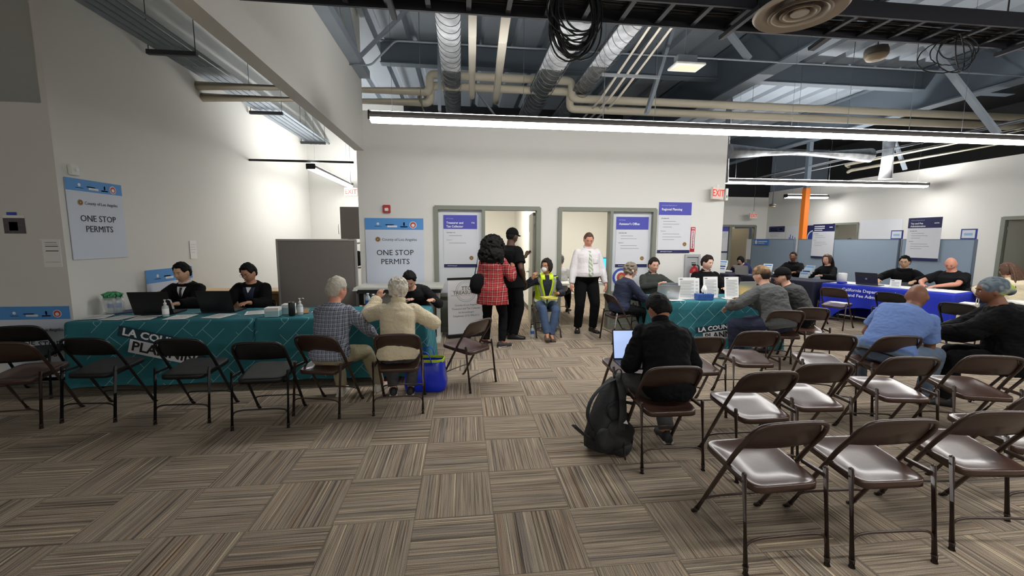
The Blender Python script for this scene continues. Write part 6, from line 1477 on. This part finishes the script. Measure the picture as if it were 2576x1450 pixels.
def exit_sign(label, loc, rz, w=.31, h=.20, arrow=False, proj=True):
    t = thing('exit_sign', label, 'exit sign', loc, rz, None)
    bm = B(); box(bm, -w/2, w/2, 0, .045, 0, h, .006); obj('housing', bm, mat('exit_housing', (222, 216, 204), .5), t)
    bm = B(); box(bm, -w/2+.012, w/2-.012, -.002, .001, .012, h-.012); obj('face', bm, mat('exit_face', (232, 214, 206), .5), t)
    bm = B(); text_mesh(bm, 'EXIT', 0, h/2, h*.80, 'CENTER', y=-.003, bold=.003, sx=.86); obj('lettering', bm, mat('exit_red', (206, 62, 44), .5, emit=.25), t)
    if proj: bm = B(); box(bm, -.03, .03, .012, .035, h, h+.05, .003); obj('bracket', bm, WHITEP, t)
    return t
exit_sign('red EXIT sign at the end of the left corridor, cut by the wall edge', (-2.78, 10.95, 2.66), 0)
bm = B(); tube(bm, [(-2.78, 10.97, 2.9), (-2.78, 10.97, ZC)], .008, 6); tag(obj('hanger_rod', bm, STEEL), 'rod carrying the corridor EXIT sign', 'hanger rod')
exit_sign('red EXIT sign on the right end of the office wall', (4.50, 7.10, 2.33), .32, .29, .21)
t = thing('alarm_box', 'small white device beside the EXIT sign on the wall corner', 'alarm', (4.70, 7.2, 2.32)); bm = B(); box(bm, -.02, .03, -.04, .0, 0, .21, .005); obj('body', bm, WHITEP, t)
bm = B(); box(bm, -.004, .012, -.046, -.039, .05, .09); obj('strobe_lens', bm, GREYINK, t)
exit_sign('tiny far EXIT sign above the tan door', (11.15, 15.2, 2.44), .1, .34, .2)
bm = B(); tube(bm, [(11.15, 15.22, 2.7), (11.15, 15.22, ZC)], .008, 6); tag(obj('hanger_rod', bm, STEEL), 'rod carrying the far EXIT sign', 'hanger rod')
# left wall odds
bd = board('framed_photo', 'small grey printed picture fixed with blue tape at the far left', 'picture', (-4.74, 4.943, 1.65), 0, .20, .185, [('rect', .0, .0, .2, .16, mat('photo_grey', (92, 88, 90), .7, nscale=20, namt=.4), 'photo'), ('rect', .05, .03, .13, .12, mat('photo_light', (178, 174, 176), .7), 'photo'), ('rect', .04, .19, .13, .22, mat('blue_tape', (52, 82, 190), .6), 'tape')], base=PAPER)
bd = board('notice_sheet', 'small white notice with dark lines between the far left picture and the tall poster', 'notice', (-4.41, 4.943, 1.30), 0, .17, .29, [('rect', .03, .255, .14, .259, INK, 'print'), ('rect', .03, .235, .15, .238, GREYINK, 'print'), ('rect', .03, .215, .15, .222, INK, 'print'), ('rect', .03, .165, .15, .173, INK, 'print'), ('rect', .02, .05, .15, .053, GREYINK, 'print'), ('rect', -.02, .283, .19, .292, WHITEINK, 'tape')], base=PAPER)
bd = board('notice_sheet', 'blank white sheet taped to the left wall above the second seated person', 'notice', (-4.188, 6.97, 1.29), PI/2, .16, .28, lines(.02, .22, .12, 4, .04, .003), base=PAPER)
t = thing('wall_strobe', 'small white wall strobe above the dim left poster', 'alarm', (-4.2, 5.13, 2.28), PI/2); bm = B(); box(bm, -.05, .05, -.04, 0, 0, .11, .006); obj('body', bm, WHITEP, t)
bm = B(); box(bm, -.005, .03, -.055, -.039, .04, .075, .006); obj('strobe_lens', bm, mat('strobe_lens', (240, 245, 255), .2), t)
# right hall
R90 = -PI/2
dept('tall Tax and Fee Administration sign hung on the nearest cubicle panels', (9.715, 8.235, 1.19), R90, .66, .91, 'California Department of', 'Tax and Fee', .22, m=NAVY, nl=(3, 3), big2='Administration', tag2='CDTFA', sealx=False, web='')
dept('tall white sign with navy header hung on the wide cubicle panel by the orange column', (9.715, 10.77, 1.12), R90, .70, .93, '', None, .20, m=NAVY, nl=(2, 3), sealx=False, web='')
for y, lab in ((8.64, 'small blue framed sign standing on the cubicle panels, left of the tall sign'), (7.27, 'small blue framed sign standing on the cubicle panels at their right end')):
    board('framed_sign', lab, 'sign', (9.77, y, 1.645), R90, .26, .20, [('rect', .022, .022, .238, .178, WHITE, 'page'), ('rect', .06, .07, .2, .12, mat('pale_blue', (150, 190, 225), .6), 'print', .001)], base=mat('frame_blue', (44, 66, 150), .5), thick=.02)
bd = board('house_sign', 'small sky blue sign with a white house on the farthest cubicle panel', 'sign', (9.72, 13.15, 1.45), R90, .68, .19, [('rect', .20, .10, .62, .13, WHITE, 'print'), ('rect', .20, .05, .5, .07, WHITE, 'print'), ('rect', .05, .03, .16, .11, WHITE, 'house')], base=mat('sign_blue', (54, 120, 210), .5), thick=.015)
bm = B(); bm.faces.new([bm.verts.new(p) for p in ((.03, -.003, .11), (.18, -.003, .11), (.105, -.003, .175))]); obj('house_roof', bm, WHITE, bd)
t = thing('hanging_sheet', 'white paper sheet hanging over the left end of the farthest panel', 'paper', (9.72, 13.42, .95)); bm = B(); box(bm, 0, .004, -.14, .1, 0, .69, .001); obj('sheet', bm, PAPER, t)
X12 = 12.085
bd = board('department_poster', 'far white poster with a navy header beyond the farthest panel', 'poster', (X12, 15.52, 1.2), R90, .82, .94, [('rect', 0, .72, .82, .94, NAVY, 'header_band'), ('rect', .08, .85, .4, .87, WHITE, 'print'), ('rect', .08, .78, .45, .81, WHITE, 'print'), ('rect', .55, .82, .7, .85, WHITE, 'print')]+lines(.08, .66, .5, 3, .05), base=WHITE)
bd = board('chart_board', 'far white board with a blue skyline chart beside the navy header poster', 'board', (X12, 14.62, 1.2), R90, .60, .92, [('rect', .1+.055*k, .35, .135+.055*k, .42+.05*((k*7) % 5), mat('chart_blue', (70, 100, 200), .6), 'bar') for k in range(7)], base=WHITE)
bd = board('round_emblem_banner', 'far navy banner with a white ring, right of the orange column', 'banner', (X12, 13.75, 1.2), R90, .75, .93, [('disc', .38, .50, .26, WHITE, 'ring', .002), ('disc', .38, .50, .22, mat('ring_blue', (40, 60, 140), .6), 'ring', .003)], base=NAVY)
bd = board('white_board', 'large blank white board on the right wall behind the cubicle panels', 'board', (X12, 11.65, 1.0), R90, 1.25, 1.22, [('rect', .0, .0, 1.25, .03, SILVER, 'tray')], base=WHITE)
bm = B(); box(bm, XR+.05, XR+.06, 7.2, 7.76, .1, 2.08); o = obj('window_7', bm, FROST); struct(o)
dept('pale poster on the glass at the right edge of the right wall', (XR+.035, 7.72, 1.15), R90, .46, .86, '', None, .18, m=HDRBLUE, nl=(2, 3), foot=False, sealx=False)
bd = board('department_poster', 'small poster on the far sidelight left of the tan door', 'poster', (10.12, YB+.01, 1.1), 0, .36, 1.03, [('rect', 0, .85, .36, 1.03, PURPLE, 'header_band'), ('rect', 0, 0, .36, .06, NAVY, 'footer_band')]+lines(.05, .78, .25, 4, .06), base=WHITE)
# second office furniture
t = thing('office_desk', 'white desk inside the right office, left of the white shirt', 'desk', (2.35, 8.35, 0)); bm = B(); box(bm, -.75, .75, -.3, .3, .70, .74, .004); obj('desktop', bm, TABLETOP, t)
for x in (-.7, .7):
    bm = B(); box(bm, x-.02, x+.02, -.28, .28, 0, .70, .003); obj('leg', bm, TLEG, t)
t = thing('monitor', 'monitor with a bright blue screen, right of the white shirt', 'monitor', (2.88, 8.3, .74), .2); bm = B(); box(bm, -.26, .26, -.01, .015, .16, .50, .004); obj('bezel', bm, BLACKP, t)
bm = B(); box(bm, -.245, .245, -.012, -.009, .175, .485); obj('screen', bm, mat('screen_cyan', (40, 160, 235), .4, emit=1.3), t); bm = B(); box(bm, -.02, .02, -.01, .02, .01, .2); box(bm, -.1, .1, -.08, .08, 0, .012, .003); obj('stand', bm, BLACKP, t)
board('framed_photo', 'small printed picture stand on the navy table at the right edge', 'picture', (9.35, 6.35, .765), -1.1, .28, .2, [('rect', .02, .02, .12, .18, mat('photo_grey', (92, 88, 90), .7), 'photo'), ('rect', .15, .02, .26, .18, mat('photo_warm', (176, 120, 110), .7), 'photo')], base=WHITE)
bpy.context.view_layer.update()
